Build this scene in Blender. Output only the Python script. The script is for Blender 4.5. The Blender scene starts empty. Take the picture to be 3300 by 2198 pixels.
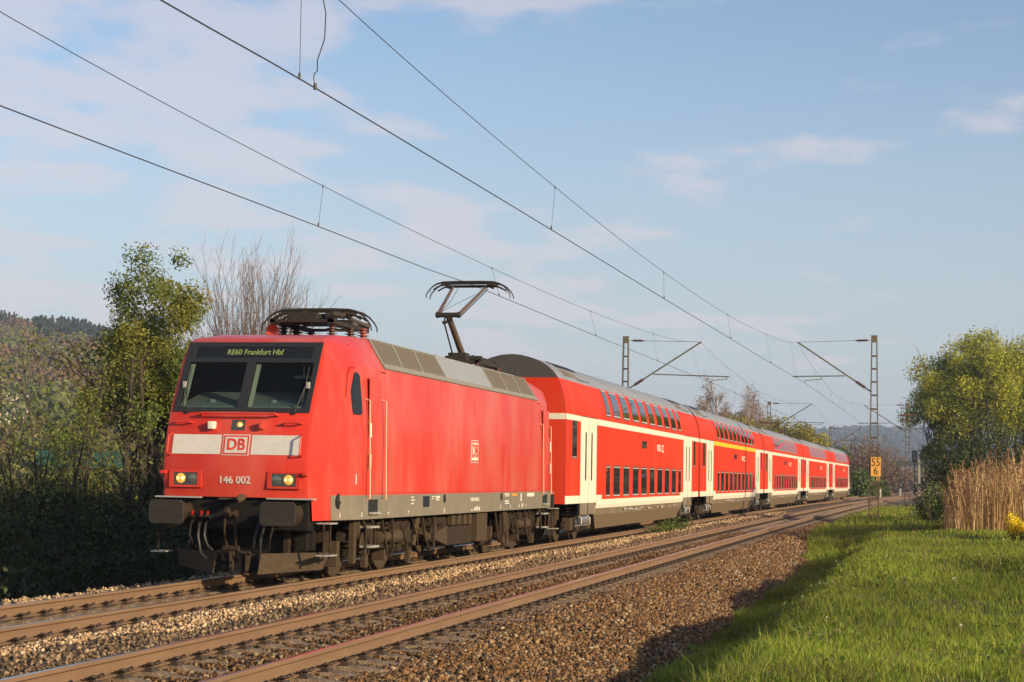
import bpy, math, random
import numpy as np
from mathutils import Vector, Matrix
PI = math.pi
sc = bpy.context.scene
COL = sc.collection

# ---------------------------------------------------------------- camera
cam_d = bpy.data.cameras.new('Camera'); cam = bpy.data.objects.new('Camera', cam_d); COL.objects.link(cam)
sc.camera = cam
cam_d.sensor_width = 36.0; cam_d.lens = 5959.54 / 3300 * 36
cam_d.clip_start = 0.3; cam_d.clip_end = 20000
CAM = np.array([10.2564, -25.7603, 1.6816])
_yaw, _pit, _rol = 0.22518, 0.0726, 0.01788
_f = Vector((-math.sin(_yaw)*math.cos(_pit), math.cos(_yaw)*math.cos(_pit), math.sin(_pit)))
_r = Vector((math.cos(_yaw), math.sin(_yaw), 0)); _u = _r.cross(_f)
_r2 = _r*math.cos(_rol) + _u*math.sin(_rol); _u2 = -_r*math.sin(_rol) + _u*math.cos(_rol)
M = Matrix((_r2, _u2, -_f)).transposed().to_4x4(); M.translation = Vector(CAM)
cam.matrix_world = M

# ---------------------------------------------------------------- sun and sky
SUN_EL = math.radians(16); SUN_AZ = math.radians(118)
S = Vector((math.sin(SUN_AZ)*math.cos(SUN_EL), math.cos(SUN_AZ)*math.cos(SUN_EL), math.sin(SUN_EL)))
sd = bpy.data.lights.new('Sun', 'SUN'); sun = bpy.data.objects.new('Sun', sd); COL.objects.link(sun)
sd.energy = 5.0; sd.angle = math.radians(0.6); sd.color = (1.0, 0.78, 0.48)
sun.rotation_euler = S.to_track_quat('Z', 'Y').to_euler(); sun.location = (30, -30, 40)
w = bpy.data.worlds.new('World'); sc.world = w; w.use_nodes = True
nt = w.node_tree; nt.nodes.clear()
def N(t, **kw):
    n = nt.nodes.new(t)
    for k, v in kw.items(): setattr(n, k, v)
    return n
def lk(a, b): nt.links.new(a, b)
out = N('ShaderNodeOutputWorld'); bg = N('ShaderNodeBackground'); bg.inputs[1].default_value = 0.12
sky = N('ShaderNodeTexSky', sky_type='NISHITA'); sky.sun_disc = False
sky.sun_elevation = SUN_EL; sky.sun_rotation = SUN_AZ; sky.air_density = 1.0; sky.dust_density = 1.4; sky.ozone_density = 1.6
lk(bg.outputs[0], out.inputs[0])
tc = N('ShaderNodeTexCoord'); sep = N('ShaderNodeSeparateXYZ'); lk(tc.outputs['Generated'], sep.inputs[0])
def math_(op, a, b=None, c=None):
    n = N('ShaderNodeMath', operation=op)
    for i, x in enumerate((a, b, c)):
        if x is None: continue
        if isinstance(x, (int, float)): n.inputs[i].default_value = x
        else: lk(x, n.inputs[i])
    return n.outputs[0]
zz = math_('ADD', sep.outputs[2], 0.10)
px, py = math_('DIVIDE', sep.outputs[0], zz), math_('DIVIDE', sep.outputs[1], zz)
cmb = N('ShaderNodeCombineXYZ'); lk(px, cmb.inputs[0]); lk(py, cmb.inputs[1])
def noise(sc_, det, off, sx=1., sy=1.):
    mp = N('ShaderNodeMapping'); mp.inputs['Scale'].default_value = (sx, sy, 1); mp.inputs['Location'].default_value = off
    lk(cmb.outputs[0], mp.inputs[0])
    n = N('ShaderNodeTexNoise'); n.inputs['Scale'].default_value = sc_; n.inputs['Detail'].default_value = det
    n.inputs['Roughness'].default_value = 0.52
    lk(mp.outputs[0], n.inputs[0]); return n.outputs[0]
n1 = noise(1.3, 5, (3.1, 1.7, 0), 1.0, 0.75); n2 = noise(3.6, 7, (7.3, 2.2, 0), 1.0, 0.8)
cl = math_('ADD', math_('MULTIPLY', n1, 0.52), math_('MULTIPLY', n2, 0.48))
# more cloud to the north-west, clearer to the north-east
wst = math_('MULTIPLY_ADD', px, -0.058, -0.046)
cl = math_('ADD', cl, wst)
mr = N('ShaderNodeMapRange', interpolation_type='SMOOTHSTEP'); lk(cl, mr.inputs[0])
mr.inputs[1].default_value = 0.505; mr.inputs[2].default_value = 0.585; mr.inputs[3].default_value = 0.0; mr.inputs[4].default_value = 0.52
hz = N('ShaderNodeMapRange', interpolation_type='SMOOTHSTEP'); lk(sep.outputs[2], hz.inputs[0])
hz.inputs[1].default_value = 0.0; hz.inputs[2].default_value = 0.26; hz.inputs[3].default_value = 0.72; hz.inputs[4].default_value = 0.0
hs = N('ShaderNodeHueSaturation'); hs.inputs['Saturation'].default_value = 1.0; hs.inputs['Value'].default_value = 1.0
tint = N('ShaderNodeMixRGB', blend_type='MULTIPLY'); tint.inputs[0].default_value = 1; tint.inputs[2].default_value = (0.99, 0.985, 1.06, 1)
lk(sky.outputs[0], tint.inputs[1]); lk(tint.outputs[0], hs.inputs['Color'])
m1 = N('ShaderNodeMixRGB'); m1.inputs[2].default_value = (4.9, 4.4, 4.6, 1)
lk(mr.outputs[0], m1.inputs[0])
m2 = N('ShaderNodeMixRGB'); m2.inputs[2].default_value = (3.55, 3.95, 4.4, 1)
lk(hz.outputs[0], m2.inputs[0]); lk(hs.outputs[0], m2.inputs[1]); lk(m2.outputs[0], m1.inputs[1])
lk(m1.outputs[0], bg.inputs[0])
vs = sc.view_settings
vs.view_transform = 'Standard'; vs.look = 'None'; vs.exposure = 0.43; vs.gamma = 1.0; vs.use_curve_mapping = False
cy = sc.cycles
cy.max_bounces = 6; cy.diffuse_bounces = 3; cy.glossy_bounces = 3; cy.transmission_bounces = 4; cy.transparent_max_bounces = 8
cy.volume_bounces = 0; cy.use_denoising = True; cy.caustics_reflective = False; cy.caustics_refractive = False

# ---------------------------------------------------------------- helpers
def tag(o, label=None, cat=None, group=None, kind=None):
    if label: o['label'] = label
    if cat: o['category'] = cat
    if group: o['group'] = group
    if kind: o['kind'] = kind
    return o
def empty(name, loc, rz=0., **kw):
    o = bpy.data.objects.new(name, None); COL.objects.link(o); o.location = loc; o.rotation_euler = (0, 0, rz)
    o.empty_display_size = 0.3
    return tag(o, **kw)
def kids(o): return list(o.children)
def copy_tree(o, parent=None, loc=None, rz=None):
    c = o.copy(); COL.objects.link(c)
    if parent is not None: c.parent = parent
    if loc is not None: c.location = loc
    if rz is not None: c.rotation_euler = (0, 0, rz)
    for ch in kids(o): copy_tree(ch, c)
    return c

MATS = {}
def mat(name, col, rough=0.6, metal=0.0, var=0.0, vscale=3.0, bump=0.0, bscale=30., col2=None, stretch=(1, 1, 1), attr=False,
        spec=0.5, coat=0.0, emit=None, estr=0.0, transl=0.0, alpha=1.0, streak=0.0, thr=(0.35, 0.65)):
    m = bpy.data.materials.new(name); m.use_nodes = True; t = m.node_tree; t.nodes.clear()
    o = t.nodes.new('ShaderNodeOutputMaterial'); b = t.nodes.new('ShaderNodeBsdfPrincipled')
    b.inputs['Base Color'].default_value = (*col, 1); b.inputs['Roughness'].default_value = rough; b.inputs['Metallic'].default_value = metal
    b.inputs['Specular IOR Level'].default_value = spec; b.inputs['Coat Weight'].default_value = coat; b.inputs['Coat Roughness'].default_value = 0.12
    if emit: b.inputs['Emission Color'].default_value = (*emit, 1); b.inputs['Emission Strength'].default_value = estr
    cs = None
    if attr:
        a = t.nodes.new('ShaderNodeVertexColor'); a.layer_name = 'Col'; cs = a.outputs[0]
    if var > 0 or col2 or bump > 0:
        tx = t.nodes.new('ShaderNodeTexCoord'); mp = t.nodes.new('ShaderNodeMapping'); mp.inputs['Scale'].default_value = stretch
        t.links.new(tx.outputs['Object'], mp.inputs[0])
    if var > 0 or col2:
        n = t.nodes.new('ShaderNodeTexNoise'); n.inputs['Scale'].default_value = vscale; n.inputs['Detail'].default_value = 6
        n.inputs['Roughness'].default_value = 0.62; t.links.new(mp.outputs[0], n.inputs[0])
        if col2:
            r = t.nodes.new('ShaderNodeMapRange'); r.inputs[1].default_value = thr[0]; r.inputs[2].default_value = thr[1]
            t.links.new(n.outputs[0], r.inputs[0])
            x = t.nodes.new('ShaderNodeMixRGB'); x.inputs[2].default_value = (*col2, 1)
            if cs: t.links.new(cs, x.inputs[1])
            else: x.inputs[1].default_value = (*col, 1)
            t.links.new(r.outputs[0], x.inputs[0]); cs = x.outputs[0]
        if var > 0:
            r = t.nodes.new('ShaderNodeMapRange'); r.inputs[1].default_value = 0.3; r.inputs[2].default_value = 0.7
            r.inputs[3].default_value = 1 - var; r.inputs[4].default_value = 1 + var
            n3 = t.nodes.new('ShaderNodeTexNoise'); n3.inputs['Scale'].default_value = vscale*2.7; n3.inputs['Detail'].default_value = 5
            t.links.new(mp.outputs[0], n3.inputs[0]); t.links.new(n3.outputs[0], r.inputs[0])
            x = t.nodes.new('ShaderNodeVectorMath'); x.operation = 'SCALE'
            if cs: t.links.new(cs, x.inputs[0])
            else: x.inputs[0].default_value = col
            t.links.new(r.outputs[0], x.inputs['Scale']); cs = x.outputs[0]
    if cs: t.links.new(cs, b.inputs['Base Color'])
    if bump > 0:
        n2 = t.nodes.new('ShaderNodeTexNoise'); n2.inputs['Scale'].default_value = bscale; n2.inputs['Detail'].default_value = 4
        t.links.new(mp.outputs[0], n2.inputs[0])
        bp = t.nodes.new('ShaderNodeBump'); bp.inputs['Strength'].default_value = bump; bp.inputs['Distance'].default_value = 0.05
        t.links.new(n2.outputs[0], bp.inputs['Height']); t.links.new(bp.outputs[0], b.inputs['Normal'])
    sh = b.outputs[0]
    if transl > 0:
        tr = t.nodes.new('ShaderNodeBsdfTranslucent'); tr.inputs[0].default_value = (*col, 1)
        if cs: t.links.new(cs, tr.inputs[0])
        mx = t.nodes.new('ShaderNodeMixShader'); mx.inputs[0].default_value = transl
        t.links.new(b.outputs[0], mx.inputs[1]); t.links.new(tr.outputs[0], mx.inputs[2]); sh = mx.outputs[0]
    if alpha < 1:
        tr = t.nodes.new('ShaderNodeBsdfTransparent'); tr.inputs[0].default_value = (0.80, 0.86, 0.84, 1)
        mx = t.nodes.new('ShaderNodeMixShader'); mx.inputs[0].default_value = 1 - alpha
        t.links.new(b.outputs[0], mx.inputs[1]); t.links.new(tr.outputs[0], mx.inputs[2]); sh = mx.outputs[0]
    t.links.new(sh, o.inputs[0]); MATS[name] = m; return m

class MB:
    def __init__(s): s.v = []; s.f = []; s.m = []; s.n = 0
    def add(s, vs, fs, mi=0):
        s.v.extend([tuple(map(float, p)) for p in vs]); k = s.n
        s.f.extend([tuple(i + k for i in f) for f in fs]); s.m.extend([mi]*len(fs)); s.n += len(vs); return s
    def box(s, x0, x1, y0, y1, z0, z1, mi=0):
        return s.add([(x0,y0,z0),(x1,y0,z0),(x1,y1,z0),(x0,y1,z0),(x0,y0,z1),(x1,y0,z1),(x1,y1,z1),(x0,y1,z1)],
                     [(3,2,1,0),(4,5,6,7),(0,1,5,4),(1,2,6,5),(2,3,7,6),(3,0,4,7)], mi)
    def hexa(s, p, mi=0):   # eight corners, bottom ring then top ring
        return s.add(p, [(3,2,1,0),(4,5,6,7),(0,1,5,4),(1,2,6,5),(2,3,7,6),(3,0,4,7)], mi)
    def tube(s, pts, r, n=8, mi=0, cap=True):
        pts = [Vector(p) for p in pts]; rs = r if isinstance(r, (list, tuple)) else [r]*len(pts)
        vs = []; up = None
        for i, p in enumerate(pts):
            d = (pts[min(i+1, len(pts)-1)] - pts[max(i-1, 0)])
            d = d.normalized() if d.length > 1e-9 else Vector((0,0,1))
            if up is None:
                up = d.orthogonal().normalized()
            a = (up - d*up.dot(d)); a = a.normalized() if a.length > 1e-6 else d.orthogonal().normalized(); up = a
            b = d.cross(a)
            for k in range(n):
                t = 2*PI*k/n; vs.append(p + (a*math.cos(t) + b*math.sin(t))*rs[i])
        fs = []
        for i in range(len(pts)-1):
            for k in range(n):
                k2 = (k+1) % n; fs.append((i*n+k, i*n+k2, (i+1)*n+k2, (i+1)*n+k))
        if cap: fs.append(tuple(range(n))[::-1]); fs.append(tuple(range((len(pts)-1)*n, len(pts)*n)))
        return s.add(vs, fs, mi)
    def cyl(s, p0, p1, r0, r1=None, n=16, mi=0): return s.tube([p0, p1], [r0, r0 if r1 is None else r1], n, mi)
    def lathe(s, base, axis, prof, n=20, mi=0):      # prof: (distance along axis, radius)
        ax = Vector(axis).normalized(); return s.tube_prof(Vector(base), ax, prof, n, mi)
    def tube_prof(s, base, ax, prof, n, mi):
        a = ax.orthogonal().normalized(); b = ax.cross(a); vs = []
        for d, r in prof:
            for k in range(n):
                t = 2*PI*k/n; vs.append(base + ax*d + (a*math.cos(t)+b*math.sin(t))*max(r, 1e-4))
        fs = [(i*n+k, i*n+(k+1)%n, (i+1)*n+(k+1)%n, (i+1)*n+k) for i in range(len(prof)-1) for k in range(n)]
        fs.append(tuple(range(n))[::-1]); fs.append(tuple(range((len(prof)-1)*n, len(prof)*n)))
        return s.add(vs, fs, mi)
    def prism(s, poly, axis, lo, hi, mi=0):   # poly in the two other axes (in x,y,z order)
        def P(a, b, c): return {'x': (c, a, b), 'y': (a, c, b), 'z': (a, b, c)}[axis]
        n = len(poly); vs = [P(a, b, lo) for a, b in poly] + [P(a, b, hi) for a, b in poly]
        return s.add(vs, [tuple(range(n))[::-1], tuple(range(n, 2*n))] + [(i, (i+1)%n, n+(i+1)%n, n+i) for i in range(n)], mi)
    def grid(s, rows, mi=0, skip=None, mfun=None):
        k = len(rows[0]); base = s.n; s.v.extend([tuple(map(float, p)) for r in rows for p in r]); s.n += len(rows)*k
        for i in range(len(rows)-1):
            for j in range(k-1):
                if skip and skip(i, j): continue
                s.f.append((base+i*k+j, base+i*k+j+1, base+(i+1)*k+j+1, base+(i+1)*k+j)); s.m.append(mfun(i, j) if mfun else mi)
        return s
    def mesh(s, name, mats, smooth=None, recalc=True):
        me = bpy.data.meshes.new(name); me.from_pydata(s.v, [], s.f)
        for m in mats: me.materials.append(MATS[m])
        if len(mats) > 1: me.polygons.foreach_set('material_index', s.m)
        if recalc:
            import bmesh
            bm = bmesh.new(); bm.from_mesh(me); bmesh.ops.recalc_face_normals(bm, faces=bm.faces); bm.to_mesh(me); bm.free()
        if smooth is not None:
            me.polygons.foreach_set('use_smooth', [True]*len(me.polygons)); me.set_sharp_from_angle(angle=math.radians(smooth))
        me.update(); return me
    def build(s, name, mats, parent=None, smooth=None, loc=None, bevel=0., recalc=True, **kw):
        if isinstance(mats, str): mats = [mats]
        o = bpy.data.objects.new(name, s.mesh(name, mats, smooth, recalc)); COL.objects.link(o)
        if parent: o.parent = parent
        if loc: o.location = loc
        if bevel:
            b = o.modifiers.new('Bevel', 'BEVEL'); b.width = bevel; b.segments = 2; b.limit_method = 'ANGLE'; b.angle_limit = math.radians(40)
        return tag(o, **kw)

def np_obj(name, V, F, mats, cols=None, parent=None, smooth=False, **kw):
    V = np.ascontiguousarray(V, dtype=np.float32); F = np.ascontiguousarray(F, dtype=np.int32)
    me = bpy.data.meshes.new(name); k = F.shape[1]
    me.vertices.add(len(V)); me.vertices.foreach_set('co', V.ravel())
    me.loops.add(F.size); me.loops.foreach_set('vertex_index', F.ravel())
    me.polygons.add(len(F)); me.polygons.foreach_set('loop_start', np.arange(0, F.size, k, dtype=np.int32))
    try: me.polygons.foreach_set('loop_total', np.full(len(F), k, dtype=np.int32))
    except Exception: pass
    for m in ([mats] if isinstance(mats, str) else mats): me.materials.append(MATS[m])
    if smooth: me.polygons.foreach_set('use_smooth', np.ones(len(F), dtype=bool))
    me.update(calc_edges=True)
    if cols is not None:
        c = np.ones((len(V), 4), dtype=np.float32); c[:, :3] = cols
        a = me.color_attributes.new('Col', 'FLOAT_COLOR', 'POINT'); a.data.foreach_set('color', c.ravel())
    o = bpy.data.objects.new(name, me); COL.objects.link(o)
    if parent: o.parent = parent
    return tag(o, **kw)

def text_mesh(txt, size, mats, name, parent, place, bold=0., sx=1., depth=0.0025, align='CENTER'):
    c = bpy.data.curves.new(name, 'FONT'); c.body = txt; c.size = size; c.align_x = align; c.align_y = 'CENTER'
    c.extrude = depth; c.offset = bold; c.resolution_u = 4
    t = bpy.data.objects.new('tmp', c); COL.objects.link(t)
    dg = bpy.context.evaluated_depsgraph_get(); me = bpy.data.meshes.new_from_object(t.evaluated_get(dg))
    bpy.data.objects.remove(t); bpy.data.curves.remove(c)
    me.name = name; me.materials.clear(); me.materials.append(MATS[mats])
    me.transform(Matrix.Diagonal((sx, 1, 1, 1)))
    o = bpy.data.objects.new(name, me); COL.objects.link(o); o.parent = parent; o.matrix_local = place
    return o
def face_x(x, y, z): # lettering plane on a side facing +X, reading toward +Y
    return Matrix(((0, 0, 1, x), (1, 0, 0, y), (0, 1, 0, z), (0, 0, 0, 1)))
def face_front(x, y, z, tilt=0.): # facing -Y, leaning back by tilt
    return Matrix.Translation((x, y, z)) @ Matrix.Rotation(PI/2 - tilt, 4, 'X')

rng = np.random.default_rng(7); random.seed(7)
def curve(y):
    y = np.asarray(y, float); return np.where(y > 40, (y-40)**2/11000., 0.)
def slope(y): return (y-40)/5500. if y > 40 else 0.
def vnoise(x, y, s=1., seed=0):
    x = np.asarray(x, float)/s; y = np.asarray(y, float)/s
    xi = np.floor(x).astype(np.int64); yi = np.floor(y).astype(np.int64); fx = x-xi; fy = y-yi
    fx = fx*fx*(3-2*fx); fy = fy*fy*(3-2*fy)
    def h(a, b):
        q = (a*374761393 + b*668265263 + seed*974634777) & 0xffffffff; q = ((q ^ (q >> 13))*1274126177) & 0xffffffff
        return ((q ^ (q >> 16)) & 0xffff)/65535.
    return (h(xi, yi)*(1-fx)+h(xi+1, yi)*fx)*(1-fy) + (h(xi, yi+1)*(1-fx)+h(xi+1, yi+1)*fx)*fy

# ---------------------------------------------------------------- materials
RED = (0.53, 0.034, 0.018)
mat('red_paint', RED, 0.38, var=0.05, vscale=1.2, col2=(0.53, 0.13, 0.095), stretch=(1, 0.8, 0.35), coat=0.12, thr=(0.40, 0.80), spec=0.3)
mat('red_coach', (0.55, 0.034, 0.012), 0.5, var=0.05, vscale=1.2, col2=(0.53, 0.062, 0.03), stretch=(1, 2.5, 0.12), coat=0.0, thr=(0.4, 0.8), spec=0.05)
mat('red_dark', (0.40, 0.010, 0.010), 0.45)
mat('cream', (0.68, 0.64, 0.53), 0.4, var=0.05, vscale=2, stretch=(1, 1.5, 0.3), spec=0.15)
mat('panel_white', (0.54, 0.525, 0.49), 0.5, var=0.06, vscale=4)
mat('yellow', (0.80, 0.50, 0.01), 0.4, var=0.03)
mat('sill_grey', (0.17, 0.155, 0.125), 0.55, var=0.10, vscale=2.5, col2=(0.20, 0.17, 0.125), stretch=(1, 1, 0.5), spec=0.2)
mat('skirt', (0.20, 0.175, 0.135), 0.6, var=0.10, vscale=1.6, col2=(0.16, 0.115, 0.07), stretch=(1, 0.6, 1), spec=0.15)
mat('skirt_low', (0.135, 0.098, 0.06), 0.7, var=0.12, vscale=2, spec=0.15)
mat('roof_grey', (0.26, 0.27, 0.285), 0.45, var=0.08, vscale=1.5, col2=(0.21, 0.215, 0.22))
mat('roof_panel', (0.27, 0.275, 0.27), 0.4, var=0.04, vscale=1.5)
mat('end_grey', (0.06, 0.06, 0.058), 0.7, var=0.1, spec=0.15)
mat('vent_mesh', (0.135, 0.112, 0.085), 0.8, var=0.25, vscale=60, bump=0.5, bscale=90)
mat('vent_frame', (0.22, 0.205, 0.165), 0.6, var=0.08, vscale=6)
mat('dust_metal', (0.036, 0.025, 0.017), 0.8, var=0.3, vscale=5, bump=0.3, bscale=25, spec=0.15)
mat('dust_light', (0.064, 0.045, 0.029), 0.8, var=0.2, vscale=5, spec=0.15)
mat('dark_metal', (0.014, 0.012, 0.011), 0.7, var=0.2, vscale=6, spec=0.15)
mat('black', (0.012, 0.012, 0.012), 0.6)
mat('rubber', (0.018, 0.018, 0.018), 0.5)
mat('buffer', (0.034, 0.031, 0.027), 0.6, var=0.2, vscale=5, bump=0.1, spec=0.15)
mat('wheel', (0.060, 0.042, 0.028), 0.65, var=0.2, vscale=5, spec=0.15)
mat('wheel_tread', (0.22, 0.19, 0.16), 0.35, metal=0.6)
mat('glass_dark', (0.008, 0.010, 0.011), 0.03, spec=1.0)
MATS['glass_dark'].node_tree.nodes['Principled BSDF'].inputs['IOR'].default_value = 2.1
mat('glass_side', (0.008, 0.010, 0.010), 0.05, spec=0.25)
mat('glass_windscreen', (0.012, 0.014, 0.016), 0.03, spec=0.5, alpha=0.22)
mat('rail_side', (0.165, 0.098, 0.054), 0.85, var=0.12, vscale=3, bump=0.1, bscale=40, stretch=(1, 0.15, 1))
mat('rail_top', (0.42, 0.38, 0.36), 0.22, metal=0.85)
mat('concrete', (0.27, 0.20, 0.135), 0.9, var=0.25, vscale=9, col2=(0.13, 0.085, 0.052), bump=0.3, bscale=40)
mat('clip', (0.040, 0.026, 0.018), 0.75, var=0.2, vscale=20)
mat('panto', (0.034, 0.029, 0.025), 0.6, var=0.2, vscale=8, spec=0.15)
mat('panto_arm', (0.10, 0.066, 0.048), 0.55, var=0.2, vscale=8)
mat('insulator', (0.085, 0.030, 0.022), 0.35)
mat('insulator_red', (0.30, 0.060, 0.040), 0.4)
mat('horn', (0.40, 0.05, 0.03), 0.4)
mat('step_metal', (0.42, 0.40, 0.36), 0.4, metal=0.3)
mat('trim_metal', (0.60, 0.58, 0.54), 0.35, metal=0.3)
mat('tank_metal', (0.40, 0.41, 0.41), 0.3, metal=0.7)
mat('handrail', (0.60, 0.34, 0.20), 0.4)
mat('wire', (0.035, 0.033, 0.032), 0.5)
mat('mast', (0.105, 0.10, 0.068), 0.7, var=0.2, vscale=4)
mat('mast_rust', (0.080, 0.042, 0.026), 0.8, var=0.3, vscale=4)
mat('sign_orange', (0.72, 0.36, 0.07), 0.5, var=0.04)
mat('sign_black', (0.02, 0.015, 0.01), 0.6)
mat('white_mark', (0.62, 0.60, 0.52), 0.5)
mat('dull_mark', (0.34, 0.31, 0.26), 0.6)
mat('orange_mark', (0.65, 0.28, 0.03), 0.5)
mat('lamp_case', (0.05, 0.055, 0.05), 0.25, spec=0.7)
mat('lamp_glow', (0.55, 0.30, 0.06), 0.2, emit=(1.0, 0.42, 0.06), estr=0.42)
mat('lamp_core', (0.8, 0.6, 0.3), 0.2, emit=(1.0, 0.72, 0.28), estr=1.1)
mat('lamp_off', (0.16, 0.18, 0.17), 0.08, metal=0.5)
mat('display', (0.010, 0.012, 0.012), 0.25)
mat('display_text', (0.10, 0.13, 0.03), 0.5, emit=(0.42, 0.55, 0.16), estr=0.20)
mat('lens_white', (0.70, 0.66, 0.55), 0.3)
mat('dash', (0.34, 0.39, 0.385), 0.7)
mat('cab_wall', (0.010, 0.010, 0.016), 0.8)
mat('reveal', (0.42, 0.46, 0.38), 0.6)
mat('ground', (0.085, 0.085, 0.035), 1.0, var=0.3, vscale=0.8, col2=(0.075, 0.06, 0.03), bump=0.4, bscale=12)
mat('ballast', (0.095, 0.058, 0.034), 1.0, var=0.45, vscale=9, col2=(0.075, 0.052, 0.036), bump=1.0, bscale=20)
mat('stones', (0.2, 0.15, 0.1), 0.92, attr=True, var=0.12, vscale=25, spec=0.15)
mat('leaf', (0.08, 0.13, 0.02), 0.55, attr=True, transl=0.35, spec=0.35)
mat('grass', (0.08, 0.14, 0.02), 0.6, attr=True, transl=0.38, spec=0.25)
mat('reed', (0.36, 0.22, 0.09), 0.8, attr=True, transl=0.2)
mat('bark', (0.05, 0.037, 0.027), 0.9, var=0.3, vscale=6)
mat('bark_birch', (0.155, 0.108, 0.086), 0.8, var=0.25, vscale=8)
mat('bark_pale', (0.26, 0.19, 0.14), 0.9, var=0.2, vscale=6)
mat('hill', (0.070, 0.060, 0.030), 1.0, var=0.35, vscale=0.02, col2=(0.05, 0.055, 0.022))
mat('forest', (0.06, 0.07, 0.03), 0.9, attr=True)
mat('petal', (0.90, 0.72, 0.015), 0.6, transl=0.3)
mat('blossom', (0.62, 0.56, 0.42), 0.7, transl=0.3)
mat('bridge', (0.035, 0.045, 0.045), 0.8, var=0.2, vscale=0.5)
mat('concrete_pale', (0.36, 0.31, 0.25), 0.9, var=0.1, vscale=1)
mat('teal', (0.006, 0.055, 0.050), 0.7)
mat('signal_black', (0.008, 0.010, 0.016), 0.6)

# ================================================================= SETTING: terrain and track bed
def ground_z(x, y):
    x = np.asarray(x, float); y = np.asarray(y, float); xr = x - curve(y)
    a = np.interp(xr, [-3000, -60, -14, -9, -5.5, -3.6, -3.0, 5.0, 6.6, 7.2, 7.75, 8.5, 9.0, 13, 20, 60, 4000],
                      [-4, -3.2, -2.3, -1.9, -1.2, -0.95, -0.9, -0.9, -0.78, -0.74, -0.60, -0.10, 0.02, 0.0, -0.08, -0.5, -1.5])
    b = np.interp(xr, [-3000, -60, -14, -9, -5.5, -3.6, -3.0, 4.9, 5.5, 6.3, 8.0, 10, 13, 20, 60, 4000],
                      [-4, -3.2, -2.3, -1.9, -1.2, -0.95, -0.9, -0.62, -0.42, -0.22, -0.18, -0.10, -0.08, -0.15, -0.5, -1.5])
    k = np.clip((y-22)/26., 0, 1); k = k*k*(3-2*k); z = a*(1-k) + b*k
    m = np.clip((xr-7.6)/1.2, 0, 1)*np.clip((400-np.hypot(x-10, y))/300, 0, 1)
    und = (vnoise(x*.6, y, 3.1, 3)-0.5)*0.34 + (vnoise(x, y, 1.2, 5)-0.5)*0.17 + (vnoise(x*0.4, y, 5.0, 9)-0.5)*0.36
    return z + m*und
xs = np.unique(np.concatenate([[-6000, -3000, -1500, -800, -400, -200, -120, -80], np.arange(-60, -12, 4.), np.arange(-12, -3, 0.6), np.arange(-3, 5, 2.),
        np.arange(5, 14, 0.3), np.arange(14, 30, 1.), np.arange(30, 80, 8), [120, 200, 400, 800, 1500, 3000, 6000]]))
ys = np.unique(np.concatenate([[-300, -120, -60, -40], np.arange(-30, 60, 0.6), np.arange(60, 130, 3.), np.arange(130, 400, 15), [450, 550, 700, 1000, 1500, 2500, 4000, 7000]]))
gx, gy = np.meshgrid(xs, ys); gz = ground_z(gx, np.minimum(gy, 330))
gxs = gx + np.where(np.abs(gx) < 60, curve(np.minimum(gy, 330)), 0)
gz = ground_z(gxs, np.minimum(gy, 330))
nx = len(xs); idx = np.arange(len(xs)*len(ys)).reshape(len(ys), nx)
F = np.stack([idx[:-1, :-1], idx[:-1, 1:], idx[1:, 1:], idx[1:, :-1]], -1).reshape(-1, 4)
np_obj('ground', np.stack([gxs, gy, gz], -1).reshape(-1, 3), F, 'ground', smooth=True, kind='structure')

BX = [-3.4, -2.9, -2.35, -1.6, -0.8, 0.8, 1.05, 1.35, 1.75, 2.15, 2.5, 3.0, 4.6, 5.15, 5.55, 6.9]
BZ = [-1.0, -0.55, -0.20, -0.22, -0.25, -0.25, -0.20, -0.13, -0.10, -0.15, -0.215, -0.236, -0.236, -0.245, -0.305, -0.76]
def bed_z(x, y):
    xr = np.asarray(x, float) - curve(y)
    return np.interp(xr, BX, BZ) + (vnoise(x, y, 0.7, 21)-0.5)*0.05
bxs = np.unique(np.concatenate([BX, np.arange(-3.2, 6.9, 0.25)]))
bys = np.unique(np.concatenate([np.arange(-20, 70, 0.5), np.arange(70, 420, 5.)]))
gx, gy = np.meshgrid(bxs, bys); X_ = gx + curve(gy); Z_ = bed_z(X_, gy)
idx = np.arange(gx.size).reshape(gx.shape)
F = np.stack([idx[:-1, :-1], idx[:-1, 1:], idx[1:, 1:], idx[1:, :-1]], -1).reshape(-1, 4)
np_obj('ballast_bed', np.stack([X_, gy, Z_], -1).reshape(-1, 3), F, 'ballast', smooth=True, kind='structure')

def in_view(P, mu=0.08, mv=0.08):
    D = P - CAM; w_ = D @ np.array(_f); a = D @ np.array(_r2)/w_*5959.54/1650; b = D @ np.array(_u2)/w_*5959.54/1099
    return (w_ > 2) & (np.abs(a) < 1+mu) & (np.abs(b) < 1+mv), w_

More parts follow.
